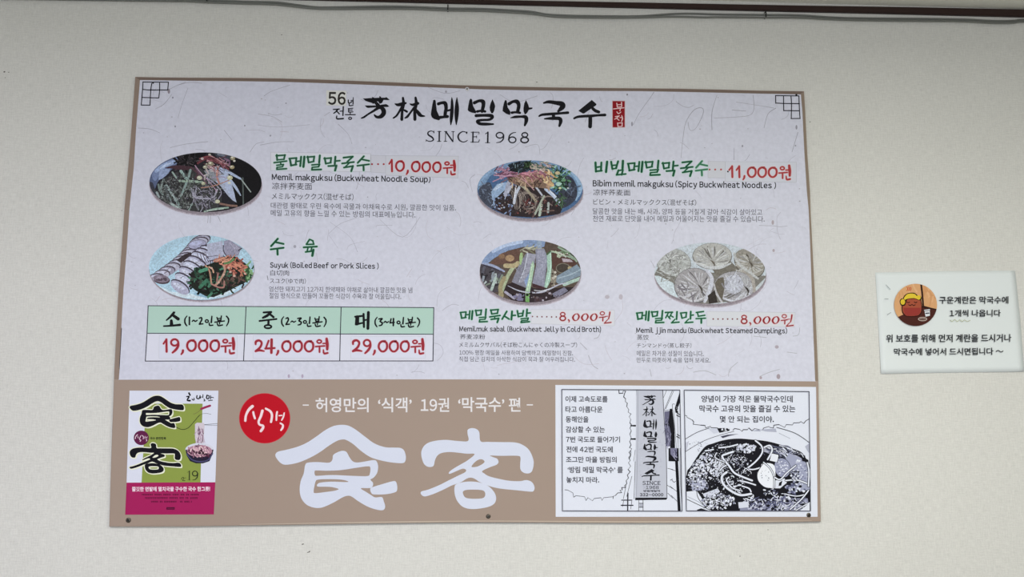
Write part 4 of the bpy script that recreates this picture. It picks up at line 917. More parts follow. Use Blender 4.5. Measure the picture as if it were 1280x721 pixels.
k.poly(pl('440,290 500,195 575,210 560,300 545,420 500,480 380,430'), '#85869c'); k.poly(pl('500,200 575,210 555,290 480,420 440,440 480,320'), '#9c9eb6'); k.stroke(pl('510,200 480,330 440,430'), '#c8d0e4', 6)
k.poly(pl('480,420 560,300 560,330 500,480'), '#86a0d4'); k.hair(16, 480, 360, 60, 90, ['#787a90', '#a8acc4'], 26, 4)
k.stroke([(458, 205, 20), (455, 240, 26), (450, 290, 10)], '#9cc47c')
k.poly(pl('570,165 640,165 670,240 650,380 640,470 545,440 575,300'), '#8d90aa'); k.poly(pl('580,180 635,180 655,250 630,420 570,400 590,290'), '#9a9db8'); k.hair(14, 610, 320, 40, 120, ['#83859c', '#aeb2cc'], 30, 4)
k.poly(pl('545,440 640,470 630,490 550,470'), '#4c2c34')
k.poly(pl('660,220 695,190 700,300 690,420 660,480 640,470 665,330'), '#9ccab8'); k.stroke(pl('690,200 690,320 660,460'), '#c4ecd8', 6); k.stroke(pl('660,210 690,185'), '#3c6c3c', 10)
k.poly(pl('700,320 740,370 735,430 700,470 690,400'), '#8c8474'); k.dots(16, 715, 400, 24, 60, ['#4c3c34', '#b8ac98', '#c8c4b8'], 10)
k.poly(pl('535,290 550,260 562,300 545,400 525,510 520,590 490,585 490,500 515,400'), '#a6cfae'); k.poly(pl('495,500 525,510 520,592 490,588'), '#66b04c'); k.stroke(pl('545,290 520,420 505,500'), '#d4ecd0', 5)
k.stroke([(350, 460, 4), (440, 500, 10), (540, 515, 10), (640, 505, 12), (760, 450, 10), (830, 440, 4)], '#b8bcd4'); k.stroke(pl('560,495 620,500 690,480'), '#f0f4ff', 4)
k.poly(pl('380,540 440,520 480,530 470,580 430,580'), '#7c78a0'); k.poly(pl('690,530 800,470 830,500 740,560'), '#7c7c98'); k.poly(pl('560,550 640,555 640,585 560,590'), '#4c3844')
k.dots(40, 600, 540, 230, 40, ['#1c141a', '#6c5c64', '#a8a0b4', '#4c3434'], 9)
k.build('dish_photo', board, M_PHOTO)
# 5 dumplings
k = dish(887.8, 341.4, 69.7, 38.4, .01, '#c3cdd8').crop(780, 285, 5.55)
k.poly(pl('205,330 250,250 400,260 500,290 620,310 740,270 900,330 990,330 940,430 800,500 560,530 380,500 260,420'), '#7e7c76')
k.poly(pl('208,330 240,330 340,380 400,500 300,460 225,390'), '#c8dae6'); k.poly(pl('905,420 985,340 985,380 930,430 850,490'), '#c0ccd6')
k.poly(pl('740,230 800,290 770,330 640,330 610,280'), '#77736a')
def dumpling(cx, cy, rx, ry, base, lite, dark, rot=0, hx=.15, hy=.2, mouth='#5c544c'):
    k.ell(cx, cy, rx, ry, dark, rot, 24); k.ell(cx, cy - 3, rx * .97, ry * .95, base, rot, 24)
    hx, hy = cx + rx * hx, cy + ry * hy
    for i in range(44):
        a = 6.283 * i / 44 + R.uniform(-.12, .12); tw = R.uniform(-.35, .35)
        q = []
        for t in (R.uniform(.1, .4), .6, .8, R.uniform(.85, .98)):
            aa = a + tw * (t - .5)
            q.append((hx + (cx + rx * .92 * math.cos(aa) - hx) * t + R.uniform(-5, 5), hy + (cy + ry * .9 * math.sin(aa) - hy) * t + R.uniform(-4, 4)))
        k.stroke([(*q[0], 2), (*q[1], R.uniform(4, 11)), (*q[2], R.uniform(5, 11)), (*q[3], 2)], R.choice([lite, lite, dark, base, '#b9bdc4', '#96969a']), n=3)
    k.stroke([(hx - rx * .14, hy - ry * .16, 3), (hx, hy + ry * .02, 13), (hx + rx * .06, hy + ry * .2, 9), (hx + rx * .02, hy + ry * .3, 3)], mouth)
    k.stroke([(cx - rx * .8, cy + ry * .5, 5), (cx, cy + ry * .86, 14), (cx + rx * .8, cy + ry * .45, 5)], lite)
dumpling(345, 240, 122, 98, '#aeb3b4', '#c5cccf', '#80807c', .2, -.25, -.25, '#6c6c6c')
k.hair(40, 350, 250, 90, 60, ['#8c8e8c', '#c8ced2', '#9a9c9a', '#d4dade'], 44, 5, bend=1)
dumpling(612, 195, 138, 92, '#b0b1b0', '#ccd0d2', '#6f6c68', 0, .05, .45, '#6c6258')
k.stroke([(480, 230, 6), (560, 268, 16), (660, 275, 20), (740, 245, 10)], '#c3c8d0')
dumpling(870, 245, 118, 88, '#96928a', '#b9b9b6', '#5c564e', .7, .1, 0, '#585046')
k.stroke([(765, 175, 14), (790, 240, 18), (870, 310, 20), (930, 350, 14)], '#bcc0c4')
dumpling(485, 400, 138, 125, '#a3a1a8', '#c6c8d4', '#6c6870', 0, .35, .1, '#4c4640')
k.stroke([(570, 290, 18), (610, 350, 26), (590, 440, 30), (560, 510, 20)], '#c4c8da'); k.hair(16, 420, 420, 60, 70, ['#8c8890', '#7c7884', '#b4b4c4'], 60, 8, ang=1)
dumpling(765, 410, 145, 112, '#a6a6b0', '#ccd0e0', '#6c6866', 0, .62, .1, '#3c3632')
k.poly(pl('620,400 650,350 690,340 700,400 680,510 640,480'), '#6c6458'); k.stroke([(625, 390, 12), (640, 450, 16), (680, 515, 12)], '#b8b8c0'); k.ell(762, 390, 66, 66, '#b9bdd0'); k.hair(26, 762, 400, 66, 70, ['#9c9eac', '#d4daea', '#8c8c98', '#c4cadc'], 44, 6, bend=1)
k.stroke([(830, 300, 14), (890, 350, 24), (905, 440, 20)], '#a8a29c')
k.poly(pl('580,470 630,430 650,515 590,525'), '#3a3330'); k.hair(20, 330, 320, 70, 30, ['#b4babc', '#8c8c88'], 50, 6)
k.build('dish_photo', board, M_PHOTO)

# ---- lower tan band: badge, heading, big calligraphy
k = Ink(PF + .0001, (290, 480, 9.01))
k.ell(368, 385, 289, 284, '#c9505a', n=48); k.ell(368, 385, 284, 279, '#c00a22', n=48)
k.build('badge_print', board)
k = Ink(PF + .0003)
g = G['식객']; k.glyph(g, 290 + g[0] / 9.01, 480 + g[1] / 9.01, 290 + g[2] / 9.01, 480 + g[3] / 9.01, '#f8dfe6')
k.build('badge_lettering', board)
k = Ink(PF + .0002)
WH = '#e9e6ea'
k.stroke([(378.4, 506.2), (386, 506.2)], WH, 1.5, cap=False).build('heading_dash', board); k = Ink(PF + .0002); k.stroke([(658.4, 505.9), (666.2, 505.9)], WH, 1.5, cap=False)
for t, x0, x1, yt, yb in (('허영만의', 394.4, 460.8, 497, 515.2), ('‘식객’', 472.5, 514.6, 496.6, 515.2), ('19권', 525.9, 561.5, 497.1, 514.6), ('‘막국수’', 572.7, 630.4, 496.2, 514.8), ('편', 635.9, 650.6, 497, 514.4)):
    Ink(PF + .0002).text(t, x0, x1, yt, yb, WH, 0, .014).build('heading_word', board)
k.build('heading_dash', board)
for g, ox in ((BIG_SIK, 340), (BIG_GAEK, 510)):
    k = Ink(PF + .0002)
    k.glyph(g, ox + g[0] / 6.01, 525 + g[1] / 6.01, ox + g[2] / 6.01, 525 + g[3] / 6.01, '#d9dff1')
    k.build('large_character', board)

# ---- book cover print
cover = Ink(PF + .0002)
cover.conv([(161.9, 488.1), (273, 488.1), (269.2, 602.8), (158.2, 603.2)], '#dfe3f4')
cover.conv([(182.5, 504.4), (253.2, 504.4), (250.6, 603), (176.9, 603)], '#8f9f4c')
cover.conv([(158.2, 603.1), (269.1, 602.6), (267.3, 642.8), (156.4, 643.2)], '#a8205e')
cv = cover.build('book_cover', board)
k = Ink(PF + .0004)
a, b = (161.9, 494.4, 230, 534.8), (161.9, 553.7, 226.5, 591.7)
import copy as _c
def outl(g, bx, col, d):
    x0, y0, x1, y1 = bx
    for dx_, dy_ in ((-d, 0), (d, 0), (0, -d), (0, d), (d * .7, d * .7), (-d * .7, d * .7), (d * 1.2, d * 1.2)):
        k.glyph(g, x0 + dx_, y0 + dy_, x1 + dx_, y1 + dy_, col)
outl(BIG_SIK, a, '#eef0dc', 1.2); outl(BIG_GAEK, b, '#eef0dc', 1.2)
k.glyph(BIG_SIK, *a, '#0f0f18', .2); k.glyph(BIG_GAEK, *b, '#0f0f18', .2)
k.crop(150, 480, 8)
k.ell(213, 537, 76, 73, '#63204a', n=26)
g = G['식객']; k.glyph(g, 168.7, 542.8, 184.3, 551.8, '#eed4e4')
k.text('국수 완전정복', 187.5, 207.5, 546, 549.4, '#1c241c', 0, .03)
for q in ['690,90,18 700,110,16', '665,125,10 690,125,16 672,160,14 700,165,18', '720,150,10 735,160,10 745,150,8', '738,138 742,155:7', '770,115,12 768,140,12 790,145,12 800,120,10', '800,115 805,140:10', '830,105 828,135:8', '800,130 825,128:6', '870,110,12 865,140,12 885,145,12 890,118,10 870,112,10', '905,115 905,150:9', '905,130 935,135:8', '885,165 925,160:8', '840,150,9 850,165,9 838,168,8']:
    for s_ in fuse(q): k.stroke(s_[1], '#16161e')
k.stroke(pl('812,248 858,230 900,216'), '#9c2c58', 22); k.stroke(pl('735,300 770,285 812,252'), '#6c4c48', 3)
cur = catmull([(560, 430), (620, 453), (680, 438), (740, 375), (800, 308), (860, 292), (912, 303)], False, 7)
for i in range(0, len(cur) - 1, 1):
    x, y = cur[i]; x2, y2 = cur[i + 1]
    k.stroke([(x, y), (x + (x2 - x) * .62, y + (y2 - y) * .62)], '#20241c', 6 if i < 28 else 3)
k.stroke(pl('840,405 975,394'), '#5c5c64', 4); k.stroke(pl('845,408 975,413'), '#5c5c64', 3)
# noodles lifted from a bowl
k.poly(pl('750,400 770,385 840,388 845,420 838,540 835,610 765,610 750,540'), '#d6ccd8')
k.hair(60, 800, 500, 36, 100, ['#8c6c84', '#e8dce8', '#b898b0', '#5c3c54', '#c8b4c8'], 60, 6, ang=1.57, spread=.3)
k.ell(795, 655, 142, 66, '#d8dae8', n=30); k.poly(pl('655,655 935,655 925,700 895,770 830,792 760,792 700,770 665,710'), '#241e34')
k.stroke(pl('668,700 720,755 800,775 880,758 925,695'), '#4c4c74', 12); k.ell(795, 668, 126, 60, '#b88ca0', n=30)
k.hair(90, 795, 672, 105, 48, ['#d8b0bc', '#8c5c74', '#e8ccd0', '#3c1c2c', '#b48498', '#5c2c44'], 40, 9, bend=1)
k.dots(14, 800, 690, 90, 30, ['#1c1018', '#2c1824'], 10)
k.crop(150, 560, 8)
k.glyph(G['one'], 234, 588.4, 239, 600, '#22241c', -.3); k.glyph(G['nine'], 239.6, 588.2, 247.8, 600.3, '#22241c', .1)
k.stroke(pl('612,312 625,292 640,300 625,322 650,325'), '#3c4424', 6); k.dots(3, 655, 300, 8, 6, ['#3c4424'], 4)
Ink(PF + .0003).text('쫄깃한 면발에 멸치국물 구수한 국수 한그릇!', 165, 262.6, 608.2, 614.2, '#f4dcec', -.3, .035).build('band_lettering', cv)
k_ = k; k = Ink(PF + .0003, (150, 560, 8)); 
for x0, x1, y in ((218, 800, 465), (250, 768, 499), (310, 712, 535)):   # lines too small to read
    x = x0
    while x < x1:
        w_ = R.uniform(12, 17)
        if R.random() > .14: k.conv([(x, y - 8), (x + w_ - 3, y - 8), (x + w_ - 3, y - 2), (x, y - 2)], '#4c0e30'); k.conv([(x + 2, y + 1), (x + w_ - 4, y + 1), (x + w_ - 4, y + 8), (x + 2, y + 8)], '#440a2a')
        x += w_
k.conv(pl('465,590 548,590 546,614 463,614'), '#4c0c30'); k.stroke(pl('475,602 540,602'), '#a8205e', 3)
k.build('small_print', cv)['kind'] = 'stuff'; k = k_
k.build('cover_picture', cv)

# ---- two ink-drawn panels
cp = Ink(PF + .0001)
cp.conv([(694.2, 481), (1020, 483.5), (1022, 645.8), (694.6, 645.8)], '#e3e8f6')
comic = cp.build('comic_print', board)
LN = '#2c2c38'
k = Ink(PF + .0003)
F1 = [(702.2, 486.6), (849.8, 487.4), (852.6, 638.7), (703, 638.4)]; F2 = [(855.2, 487.4), (1011.4, 489.3), (1013.2, 638.4), (858, 638.4)]
k.clip = F1
k.crop(685, 475, 7.11)
jag = lambda pts, w_=4, c=LN: [k.stroke([pts[i], pts[i + 1]], c, w_ * R.uniform(.6, 1.5)) for i in range(len(pts) - 1)]
jag(pl('630,90 632,118 665,116 668,95 690,98 680,120 672,150 690,165 688,190 705,205 700,235 718,262 712,285 738,300 722,325 735,350 728,380 745,402 728,425 740,450 728,480 742,520 726,545 738,575 725,600 745,610 722,640 735,670 720,700'), 5)
for y in (405, 523): k.stroke([(735, y, 10), (775, y, 16)], '#16161e')
k.stroke(pl('785,88 790,400 780,720'), LN, 4)
k.stroke(pl('775,620 762,720'), LN, 3)
k.crop(685, 560, 7.11)
jag(pl('720,40 735,20 738,55 718,80 730,110 715,130 735,160 712,190 730,210 705,240 715,265 695,290 700,315 680,335 690,350 655,350 660,370 640,375 655,395 620,398 600,420 580,428 578,448'), 5)
jag(pl('150,370 175,372 222,398 228,435 250,422 325,432 338,465 355,440 395,468 410,448 470,440 480,465 495,440 575,432'), 4)
for q in ['710,400 708,560:11', '655,462 745,462:9', '650,508 755,508:10', '700,300 670,450:4', '745,250 700,430:4', '775,120 765,450:4', '672,470 662,520:4', '745,470 735,540:4', '808,460 806,556:4', '845,460 845,556:5', '808,490 845,490:6', '808,525 845,525:6', '1065,180 1110,190:4', '1060,330 1110,360:4', '1065,400 1110,445:4', '1088,285 1105,275:5']:
    for s_ in fuse(q): k.stroke(s_[1], LN)
k.conv(pl('812,492 840,492 840,522 812,522'), '#b4b8c8')
# hanging sign
k.crop(685, 475, 7.11)
k.poly(pl('785,88 1020,88 1035,400 1050,600 1058,1045 775,1055 780,600'), '#c3c7d6'); k.dots(120, 910, 560, 110, 480, ['#b6bacb', '#cdd1de', '#bcc0d0'], 8)
k.stroke(pl('798,90 798,500 786,1035'), '#8c90a0', 3)
k.stroke(pl('1020,88 1035,400 1050,600 1058,1040'), LN, 5)
k.crop(685, 560, 7.11); k.poly(pl('775,440 1062,440 1052,458 775,462'), '#14141c')
for g_, b_ in ((T_FANG, (802.8, 493.5, 820.2, 506.1)), (T_LIN, (802.8, 507.7, 820.5, 520.2)), (T_ME, (803.9, 523.3, 821.6, 537.2)), (T_MIL, (803.9, 538.6, 821.8, 553.3)), (T_MAK, (803.9, 554.4, 822.6, 569.4)), (T_GUK, (803.6, 569.6, 823, 585.2)), (T_SU, (802, 586, 824.4, 600.4))):
    k.crop(0, 0, 1).glyph(g_, *b_, '#181820')
k.text('SINCE', 803, 825.6, 600.9, 605.9, '#3a3a46', .2, .01); k.text('1968', 807.2, 823.6, 607, 611.2, '#3a3a46', 0, .01)
k.text('방림메밀막', 804.3, 825.4, 612.2, 614.8, '#2a2a36', 0, .03); k.text('332-0000', 799.8, 829.2, 616.2, 620.2, '#1c1c26', 0, .03)
# shop front to the right of the sign
k.crop(780, 480, 9.01)
for q in ['480,70 445,150:4', '545,70 455,290:5', '560,75 470,280:4', '455,300 505,290:5', '548,300 545,230 570,225:5', '560,300 590,720:4', '600,260 610,720:4', '640,70 640,720:3']:
    for s_ in fuse(q): k.stroke(s_[1], LN)
k.poly(pl('628,90 632,200 605,270 610,330 580,320 572,270 600,180'), '#14141c'); k.dots(12, 600, 270, 24, 26, ['#e3e8f6', '#3c3c48'], 6)
k.poly(pl('455,310 520,300 530,640 545,700 470,700'), '#6a6a84'); k.poly(pl('515,280 540,275 552,330 570,500 575,720 520,720 530,560 500,440'), '#12121a'); k.poly(pl('455,440 510,455 520,470 460,460'), '#12121a')
k.hair(30, 490, 520, 30, 160, ['#3c3c54', '#8c8ca8', '#2c2c3c', '#a8a8c4'], 70, 5, ang=1.57, spread=.2)
for y in (355, 595):
    k.stroke([(595, y - 5, 12), (625, y + 12, 10)], '#14141c'); k.stroke([(600, y - 30, 10), (625, y - 12, 10)], '#14141c')
k.crop(780, 560, 7.99)
k.poly(pl('445,0 545,0 548,130 500,132 445,130'), '#12121a'); k.poly(pl('462,0 530,0 525,85 500,100 465,60'), '#7c7c98'); k.hair(10, 495, 40, 22, 40, ['#3c3c54', '#a8a8c4'], 50, 5, ang=1.57, spread=.2)
k.poly(pl('510,130 540,130 568,665 540,665'), '#12121a')
for q in ['560,0 562,300 585,665:4', '580,0 600,300 610,665:5', '598,0 602,240:6', '455,205 480,215 515,225:4', '480,320 500,340 515,330:5', '460,380 525,430:4', '470,470 530,530:4']:
    for s_ in fuse(q): k.stroke(s_[1], LN)
for y in (80, 112): k.stroke([(578, y), (600, y)], '#12121a', 14)
k.stroke(pl('590,300 606,300'), '#12121a', 8)
k.clip = F2
# noodle bowl panel
k.crop(850, 475, 7.11)
jag(pl('45,312 60,318 62,330 110,355 122,372 118,392 185,400 222,402 228,425 270,410 275,422 335,425'), 5)
jag(pl('470,445 485,430 530,438 552,455 562,440 600,440 612,425 640,450 665,430 730,445 745,425 790,412 800,420 830,425 835,400 880,395 930,420 945,395 1000,398 1010,380 1060,378 1075,368 1100,385 1120,360 1148,345'), 5)
k.poly(pl('330,428 400,425 440,432 440,450 350,468'), '#16161e'); k.dots(8, 400, 440, 40, 14, ['#e3e8f6'], 8)
k.poly(pl('250,430 330,430 345,465 300,475'), '#d0d5e6'); k.poly(pl('700,440 850,430 860,462 760,455'), '#b4b8cc'); k.poly(pl('640,450 700,440 720,455'), '#a4a8be')
k.stroke(pl('45,525 150,465 260,425'), LN, 5); k.stroke(pl('860,420 1000,462 1080,505 1150,556'), LN, 6)
k.stroke(pl('45,638 200,545 350,490 480,455'), LN, 4); k.stroke(pl('880,470 980,520'), '#8c90a4', 3)
k.poly(pl('45,560 80,540 60,620 45,640'), '#c4c8da'); k.poly(pl('1110,590 1150,560 1155,650 1140,640'), '#b4b8cc')
k.poly(pl('360,500 420,485 520,478 440,495 380,515'), '#4c4c60')
k.dots(26, 160, 590, 100, 50, ['#5c5c6c', '#8c90a4'], 5)
k.crop(850, 545, 7.21)
soup = '215,105 300,65 400,35 520,22 640,30 780,45 900,75 1010,110 1100,150 1150,230 1170,300 1180,680 60,680 60,350 100,270'
k.poly(pl(soup), '#17171f', smooth=True)
k.clip = clip_poly(F2, [(x_, y_) for x_, y_ in [(857, 600), (866, 580), (882, 562), (905, 551), (925, 547.8), (960, 550), (985, 557), (1006, 569), (1014, 580), (1014, 640), (857, 640)]]) or F2
k.hair(120, 150, 270, 90, 130, ['#e3e8f6', '#d6dbea', '#8c90a8'], 30, 8); k.dots(150, 170, 330, 130, 110, ['#e3e8f6', '#c4c8dc', '#2c2c3c', '#f0f4ff'], 9)
k.poly(pl('95,400 200,400 250,430 200,490 110,490'), '#a9aec8'); k.dots(70, 170, 440, 90, 50, ['#e3e8f6', '#8c90ac', '#22222e', '#c4c8dc'], 9)
k.poly(pl('60,500 150,490 250,640 280,670 60,670'), '#e3e8f6'); k.stroke(pl('65,570 150,610 270,665'), LN, 6); k.stroke(pl('70,545 180,600 250,660'), '#8c90a4', 4); k.stroke(pl('150,490 165,560 240,650'), LN, 6)
k.poly(pl('205,520 340,470 360,500 280,560 230,570'), '#d4d9ea'); k.poly(pl('150,665 190,650 260,672 160,676'), '#14141c')
k.dots(170, 350, 590, 150, 70, ['#e3e8f6', '#c4c8dc', '#17171f', '#8c90a8', '#eef2ff'], 10); k.hair(60, 330, 590, 130, 60, ['#e3e8f6', '#17171f'], 36, 6, bend=1.4)
k.dots(60, 600, 110, 90, 40, ['#e3e8f6', '#c4c8dc'], 11); k.dots(40, 520, 220, 120, 60, ['#e3e8f6', '#8c90a8'], 6)
k.dots(60, 240, 230, 70, 70, ['#e3e8f6', '#c4c8dc'], 10)
k.hair(60, 320, 300, 60, 70, ['#e3e8f6', '#2c2c3c', '#d6dbea'], 56, 9, ang=-1)
k.hair(40, 500, 430, 60, 70, ['#e3e8f6', '#17171f'], 70, 12, bend=1.2)
k.hair(140, 900, 120, 190, 46, ['#e3e8f6', '#2c2c3c', '#a0a4bc', '#5c6078'], 90, 7, ang=.45, spread=.25)
k.poly(pl('980,150 1100,200 1180,300 1170,480 1080,500 1020,420 990,300 960,200'), '#a4a9c4'); k.dots(60, 1090, 310, 70, 110, ['#c4c8dc', '#7c80a0', '#e3e8f6'], 8)
k.poly(pl('540,600 660,590 820,610 1000,560 1150,560 1170,670 540,672'), '#8f93ae')
k.dots(260, 860, 610, 300, 62, ['#e3e8f6', '#5c6080', '#17171f', '#c4c8dc', '#a4a8c4', '#3c3c54'], 13); k.hair(80, 830, 580, 260, 70, ['#e3e8f6', '#17171f', '#5c6080'], 60, 7, bend=1.2)
k.dots(60, 1040, 470, 90, 60, ['#5c6080', '#e3e8f6', '#17171f', '#a4a8c4'], 14)
k.conv(pl('525,595 610,590 620,640 530,650'), '#d9deee')
k.dots(420, 330, 330, 300, 260, ['#e3e8f6', '#17171f', '#e3e8f6', '#8c90a8'], 4.2)
k.dots(160, 420, 150, 240, 90, ['#e3e8f6', '#c4c8dc'], 3.4); k.hair(60, 470, 320, 160, 140, ['#e3e8f6', '#c4c8dc'], 30, 4, bend=1.3)
def noodle(q, w_):
    p = pl(q); k.stroke(p, '#17171f', w_ + 9, n=6); k.stroke(p, '#e3e8f6', w_, n=6)
for q, w_ in [('350,105 440,95 520,75', 13), ('215,132 260,128 300,120', 12), ('480,140 420,160 380,185 440,265 490,330 560,365 650,400', 17), ('330,150 315,185 345,210 400,230', 9), ('360,310 385,280 415,265', 12),
              ('420,325 380,360 385,420 440,480 540,530 640,520', 20), ('440,370 420,400 470,465 540,490', 12), ('680,40 735,90 740,150 690,220 620,280 600,290', 14), ('600,295 660,300 720,285', 12), ('760,100 810,85 830,130 790,210', 15), ('540,400 620,420 680,440', 13), ('560,450 620,470 640,500', 12), ('570,330 590,290 620,310', 8)]: noodle(q, w_)
k.crop(935, 545, 7.21)
k.ell(310, 285, 74, 92, '#17171f', -.3); k.ell(310, 285, 70, 88, '#9a9fbc', -.3); k.dots(50, 310, 285, 55, 70, ['#c4c8dc', '#e3e8f6', '#7c80a0'], 7)
k.poly(pl('215,155 275,170 265,235 195,220'), '#e8ecf8'); k.stroke(pl('215,155 275,170 262,238'), LN, 5)
k.poly(pl('135,245 240,270 235,460 200,475 130,450 85,390 82,330 110,290'), '#eef2fc', smooth=True); k.stroke(catmull(pl('135,248 100,300 82,350 95,410 150,460 220,472'), False, 5), LN, 6, n=1); k.dots(14, 155, 365, 45, 60, ['#5c6078'], 5)
k.poly(pl('240,400 330,380 350,420 290,470 240,470'), '#dfe4f2'); k.poly(pl('280,420 310,400 300,445 275,450'), '#17171f')
for q, w_ in [('140,235 200,290 235,370 235,465', 10), ('240,370 290,390 350,330 430,265', 12), ('340,400 440,395 530,425', 13), ('535,240 550,320 545,450', 14), ('330,520 440,540 530,520', 10), ('545,490 480,570 380,660', 12), ('555,600 480,640 430,670', 9)]: noodle(q, w_)
k.dots(60, 420, 350, 40, 50, ['#17171f', '#5c6078', '#e3e8f6'], 9); k.poly(pl('480,180 545,215 545,235 490,225'), '#17171f')
k.poly(pl('470,670 556,600 556,676'), '#e3e8f6'); k.dots(40, 190, 500, 60, 26, ['#17171f', '#e3e8f6', '#5c6078'], 9)
k.clip = None
k.crop(0, 0, 1)
for F_ in (F1, F2):
    for i in range(4): k.stroke([F_[i], F_[(i + 1) % 4]], '#3c3c4c', .85, n=1)
k.build('ink_drawing', comic)
CT = '#343440'
for t, x0, x1, yt, yb in (('이제 고속도로를', 706.8, 759.5, 494.7, 502.5), ('타고 아름다운', 706.8, 753.2, 507.5, 515.5), ('동해안을', 707.2, 735.6, 520, 527.8), ('감상할 수 있는', 707.2, 756, 532.6, 540.5), ('7번 국도로 들어가기', 707.5, 775, 545.2, 552.9),
                          ('전에 42번 국도에', 707.8, 765.9, 557.6, 565.4), ('조그만 마을 방림의', 707.5, 770.8, 570.4, 578.1), ('‘방림 메밀 막국수’ 를', 709.6, 778.5, 583, 591), ('놓치지 마라.', 707.8, 749, 595.7, 603.4),
                          ('양념이 가장 적은 물막국수인데', 876.7, 990.9, 494.2, 502.6), ('막국수 고유의 맛을 즐길 수 있는', 874.2, 994.2, 506.2, 515), ('몇 안 되는 집이야.', 899.9, 967.4, 519.6, 527.9)):
    Ink(PF + .0006).text(t, x0, x1, yt, yb, CT, 0.2, .012).build('speech_line', comic)

# ---- screws
def screw(x, y, r, mt, cap=None, off=FRONT):
    c = at(x, y, off); bm = bmesh.new(); rp = r / 956 * 2.05
    for j, (rr, hh) in enumerate(((1, 0), (1, .0006), (.8, .0014), (.4, .0018))): pass
    prev = None
    for rr, hh in ((1.0, 0.0), (1.0, .0008), (.82, .0016), (.45, .0021)):
        ring = [bm.verts.new((c.x + rp * rr * math.cos(t), c.y - hh, c.z + rp * rr * math.sin(t))) for t in (6.28319 * i / 18 for i in range(18))]
        if prev:
            for i in range(18): bm.faces.new((prev[i], prev[(i + 1) % 18], ring[(i + 1) % 18], ring[i])).smooth = True
        prev = ring
    bm.faces.new(prev)
    bmesh.ops.recalc_face_normals(bm, faces=bm.faces)
    me = bpy.data.meshes.new('screw'); bm.to_mesh(me); bm.free()
    o = link('screw', me, board, mt)
    bm = bmesh.new()
    for a in (.5, .5 + math.pi / 2):
        ux, uz = math.cos(a), math.sin(a)
        for l, w2 in ((rp * .55, rp * .14),):
            v = [bm.verts.new((c.x + ux * p * l - uz * q * w2, c.y - .0022 - .00003 * a, c.z + uz * p * l + ux * q * w2)) for p, q in ((-1, -1), (1, -1), (1, 1), (-1, 1))]
            bm.faces.new(v)
    me = bpy.data.meshes.new('cross_slot'); bm.to_mesh(me); bm.free()
    link('cross_slot', me, o, M_BLACK)
    return o
screw(160.6, 650, 2.9, M_STEEL); screw(1010.8, 643.6, 2.7, M_STEEL); screw(610.4, 645.2, 2.7, M_STEEL)
screw(583.9, 111.4, 2.6, M_WHITECAP); screw(191.4, 103.4, 1.2, M_BLACK); screw(995.4, 118.6, 1.3, M_BLACK)

# ------------------------------------------------------------------ paper notice on the right
note = bpy.data.objects.new('paper_notice', None); COL.objects.link(note); note.location = at(1187, 467, 0); bpy.context.view_layer.update()
tagged(note, 'white paper notice with a round picture and black Korean writing taped right of the menu', 'notice')
M_NOTE = mat('thin_white_paper', '#e2e9eb', 0.8, 0.15)
c00, c10, c11, c01 = (1094.2, 340.6), (1268.8, 338.2), (1280.2, 464.3), (1101.4, 467)
bm = bmesh.new(); NX, NY = 24, 18; grid = []
for j in range(NY + 1):
    row = []
    for i in range(NX + 1):
        u, v = i / NX, j / NY
        x = (c00[0] * (1 - u) + c10[0] * u) * (1 - v) + (c01[0] * (1 - u) + c11[0] * u) * v + (1.0 * math.sin(v * 3.1) if i == NX else 0)
        y = (c00[1] * (1 - u) + c10[1] * u) * (1 - v) + (c01[1] * (1 - u) + c11[1] * u) * v + (-.5 * math.sin(u * 3.1) if j == 0 else 0)
        lift = .0012 + .0008 * math.sin(u * 5 + v * 3) * v + .0022 * (v ** 4) * (1 - u) ** 2 + .0016 * (v ** 5) * u ** 3
        row.append(bm.verts.new(at(x, y, lift)))
    grid.append(row)
for j in range(NY):
    for i in range(NX): bm.faces.new((grid[j][i], grid[j + 1][i], grid[j + 1][i + 1], grid[j][i + 1])).smooth = True
me = bpy.data.meshes.new('sheet'); bm.to_mesh(me); bm.free()
sheet = link('sheet', me, note, M_NOTE)
so = sheet.modifiers.new('thickness', 'SOLIDIFY'); so.thickness = 0.00015; so.offset = -1
NF = 0.0046
k = Ink(NF, (1080, 330, 4.805))
k.ell(310, 245, 129, 127, '#dca878', n=40); k.clip = [k.P(p) for p in ell(310, 245, 129, 127, 40)]
k.hair(24, 310, 180, 120, 70, ['#d49c6c', '#e4b488'], 60, 8, ang=1.4, spread=.1)
k.poly(pl('180,330 215,312 350,255 360,250 440,272 440,400 180,400'), '#4c2620'); k.stroke(pl('342,110 350,180 356,255'), '#2c1814', 11); k.stroke(pl('350,256 440,274'), '#2c1814', 8)
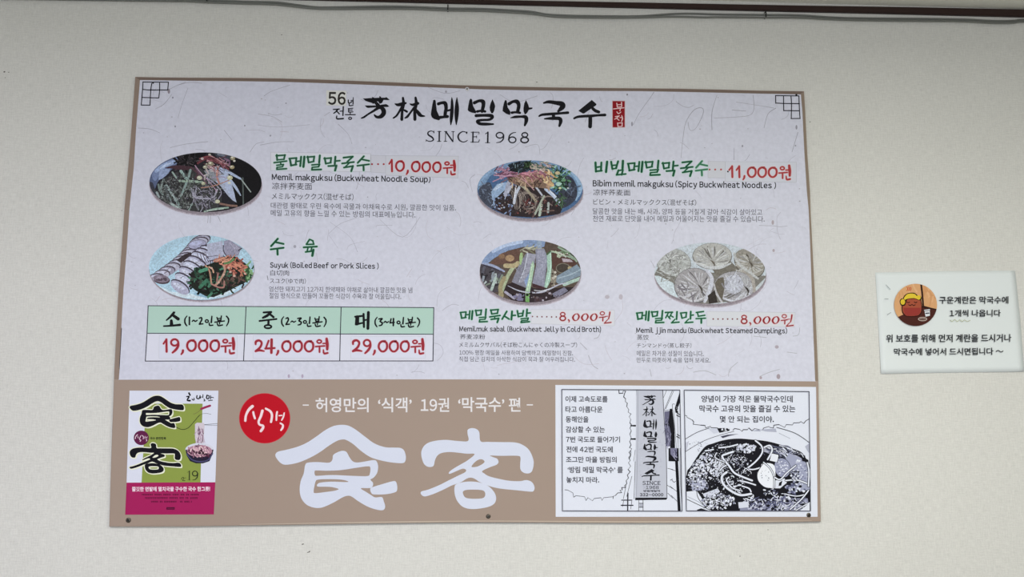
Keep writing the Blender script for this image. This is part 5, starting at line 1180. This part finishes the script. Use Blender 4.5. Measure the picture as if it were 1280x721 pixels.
k.poly(pl('228,225 240,208 330,206 345,220 350,270 343,300 320,316 262,318 238,306 226,280'), '#3c1612', smooth=True); k.poly(pl('234,228 244,212 328,210 340,224 344,270 337,296 316,309 264,311 244,300 233,278'), '#a8543c', smooth=True); k.poly(pl('236,262 342,262 337,296 316,309 264,311 244,300'), '#983a34')
k.poly(pl('228,232 238,195 262,175 300,172 322,186 338,190 346,204 340,218 318,214 300,206 262,212 246,248 222,248 214,225 222,208 236,208'), '#2c1c10', smooth=True)
k.ell(233, 227, 14, 17, '#e0c238', n=14); k.ell(328, 200, 13, 14, '#e0c238', n=14); k.poly(pl('240,204 262,180 300,178 318,194 322,210 300,204 262,208 246,214'), '#e4c83e', smooth=True)
k.stroke(pl('258,228 266,232 274,228'), '#2c1410', 5); k.stroke(pl('302,228 310,232 318,228'), '#2c1410', 5); k.stroke(pl('268,244 278,249 288,243 298,249 308,244'), '#2c1410', 5)
for x in (258, 268, 278): k.stroke([(x, 138), (x + 5, 148), (x, 160)], '#c4442c', 4)
k.poly(pl('364,285 395,280 396,310 370,316'), '#e0e4ea'); k.stroke(pl('365,278 393,274'), '#c8ccd4', 8); k.stroke(pl('372,296 390,294'), '#3c3c48', 7)
k.ring(352, 330, 25, 10, 5, '#c4b4ac'); k.stroke(pl('338,328 366,330'), '#a89890', 3)
k.build('printed_picture', note)
NT = '#2b2e33'
Ink(NF).text('구운계란은 막국수에', 1174, 1260.6, 370.4, 379.6, NT, -.2, .014).build('written_line', note)
Ink(NF).text('1개씩 나옵니다', 1187.2, 1251, 387, 395.8, NT, -.2, .014).build('written_line', note)
Ink(NF).text('위 보호를 위해 먼저 계란을 드시거나', 1107.7, 1264.2, 418, 427.9, NT, -.7, .014).build('written_line', note)
Ink(NF).text('막국수에 넣어서 드시면됩니다 ~', 1117.5, 1254.4, 435.2, 444.2, NT, -.8, .014).build('written_line', note)
for q in ('132,124 158,152', '124,208 146,209', '140,304 162,290'): Ink(NF, (1080, 330, 4.805)).stroke(pl(q), '#9aa3a8', 3).build('pen_mark', note)
Ink(NF, (1080, 330, 4.805)).stroke(catmull(pl('518,335 530,345 545,333 560,345 575,334 590,345 605,335 620,345 638,337'), False, 4), '#b9bd9a', 3, n=1).build('wavy_underline', note)
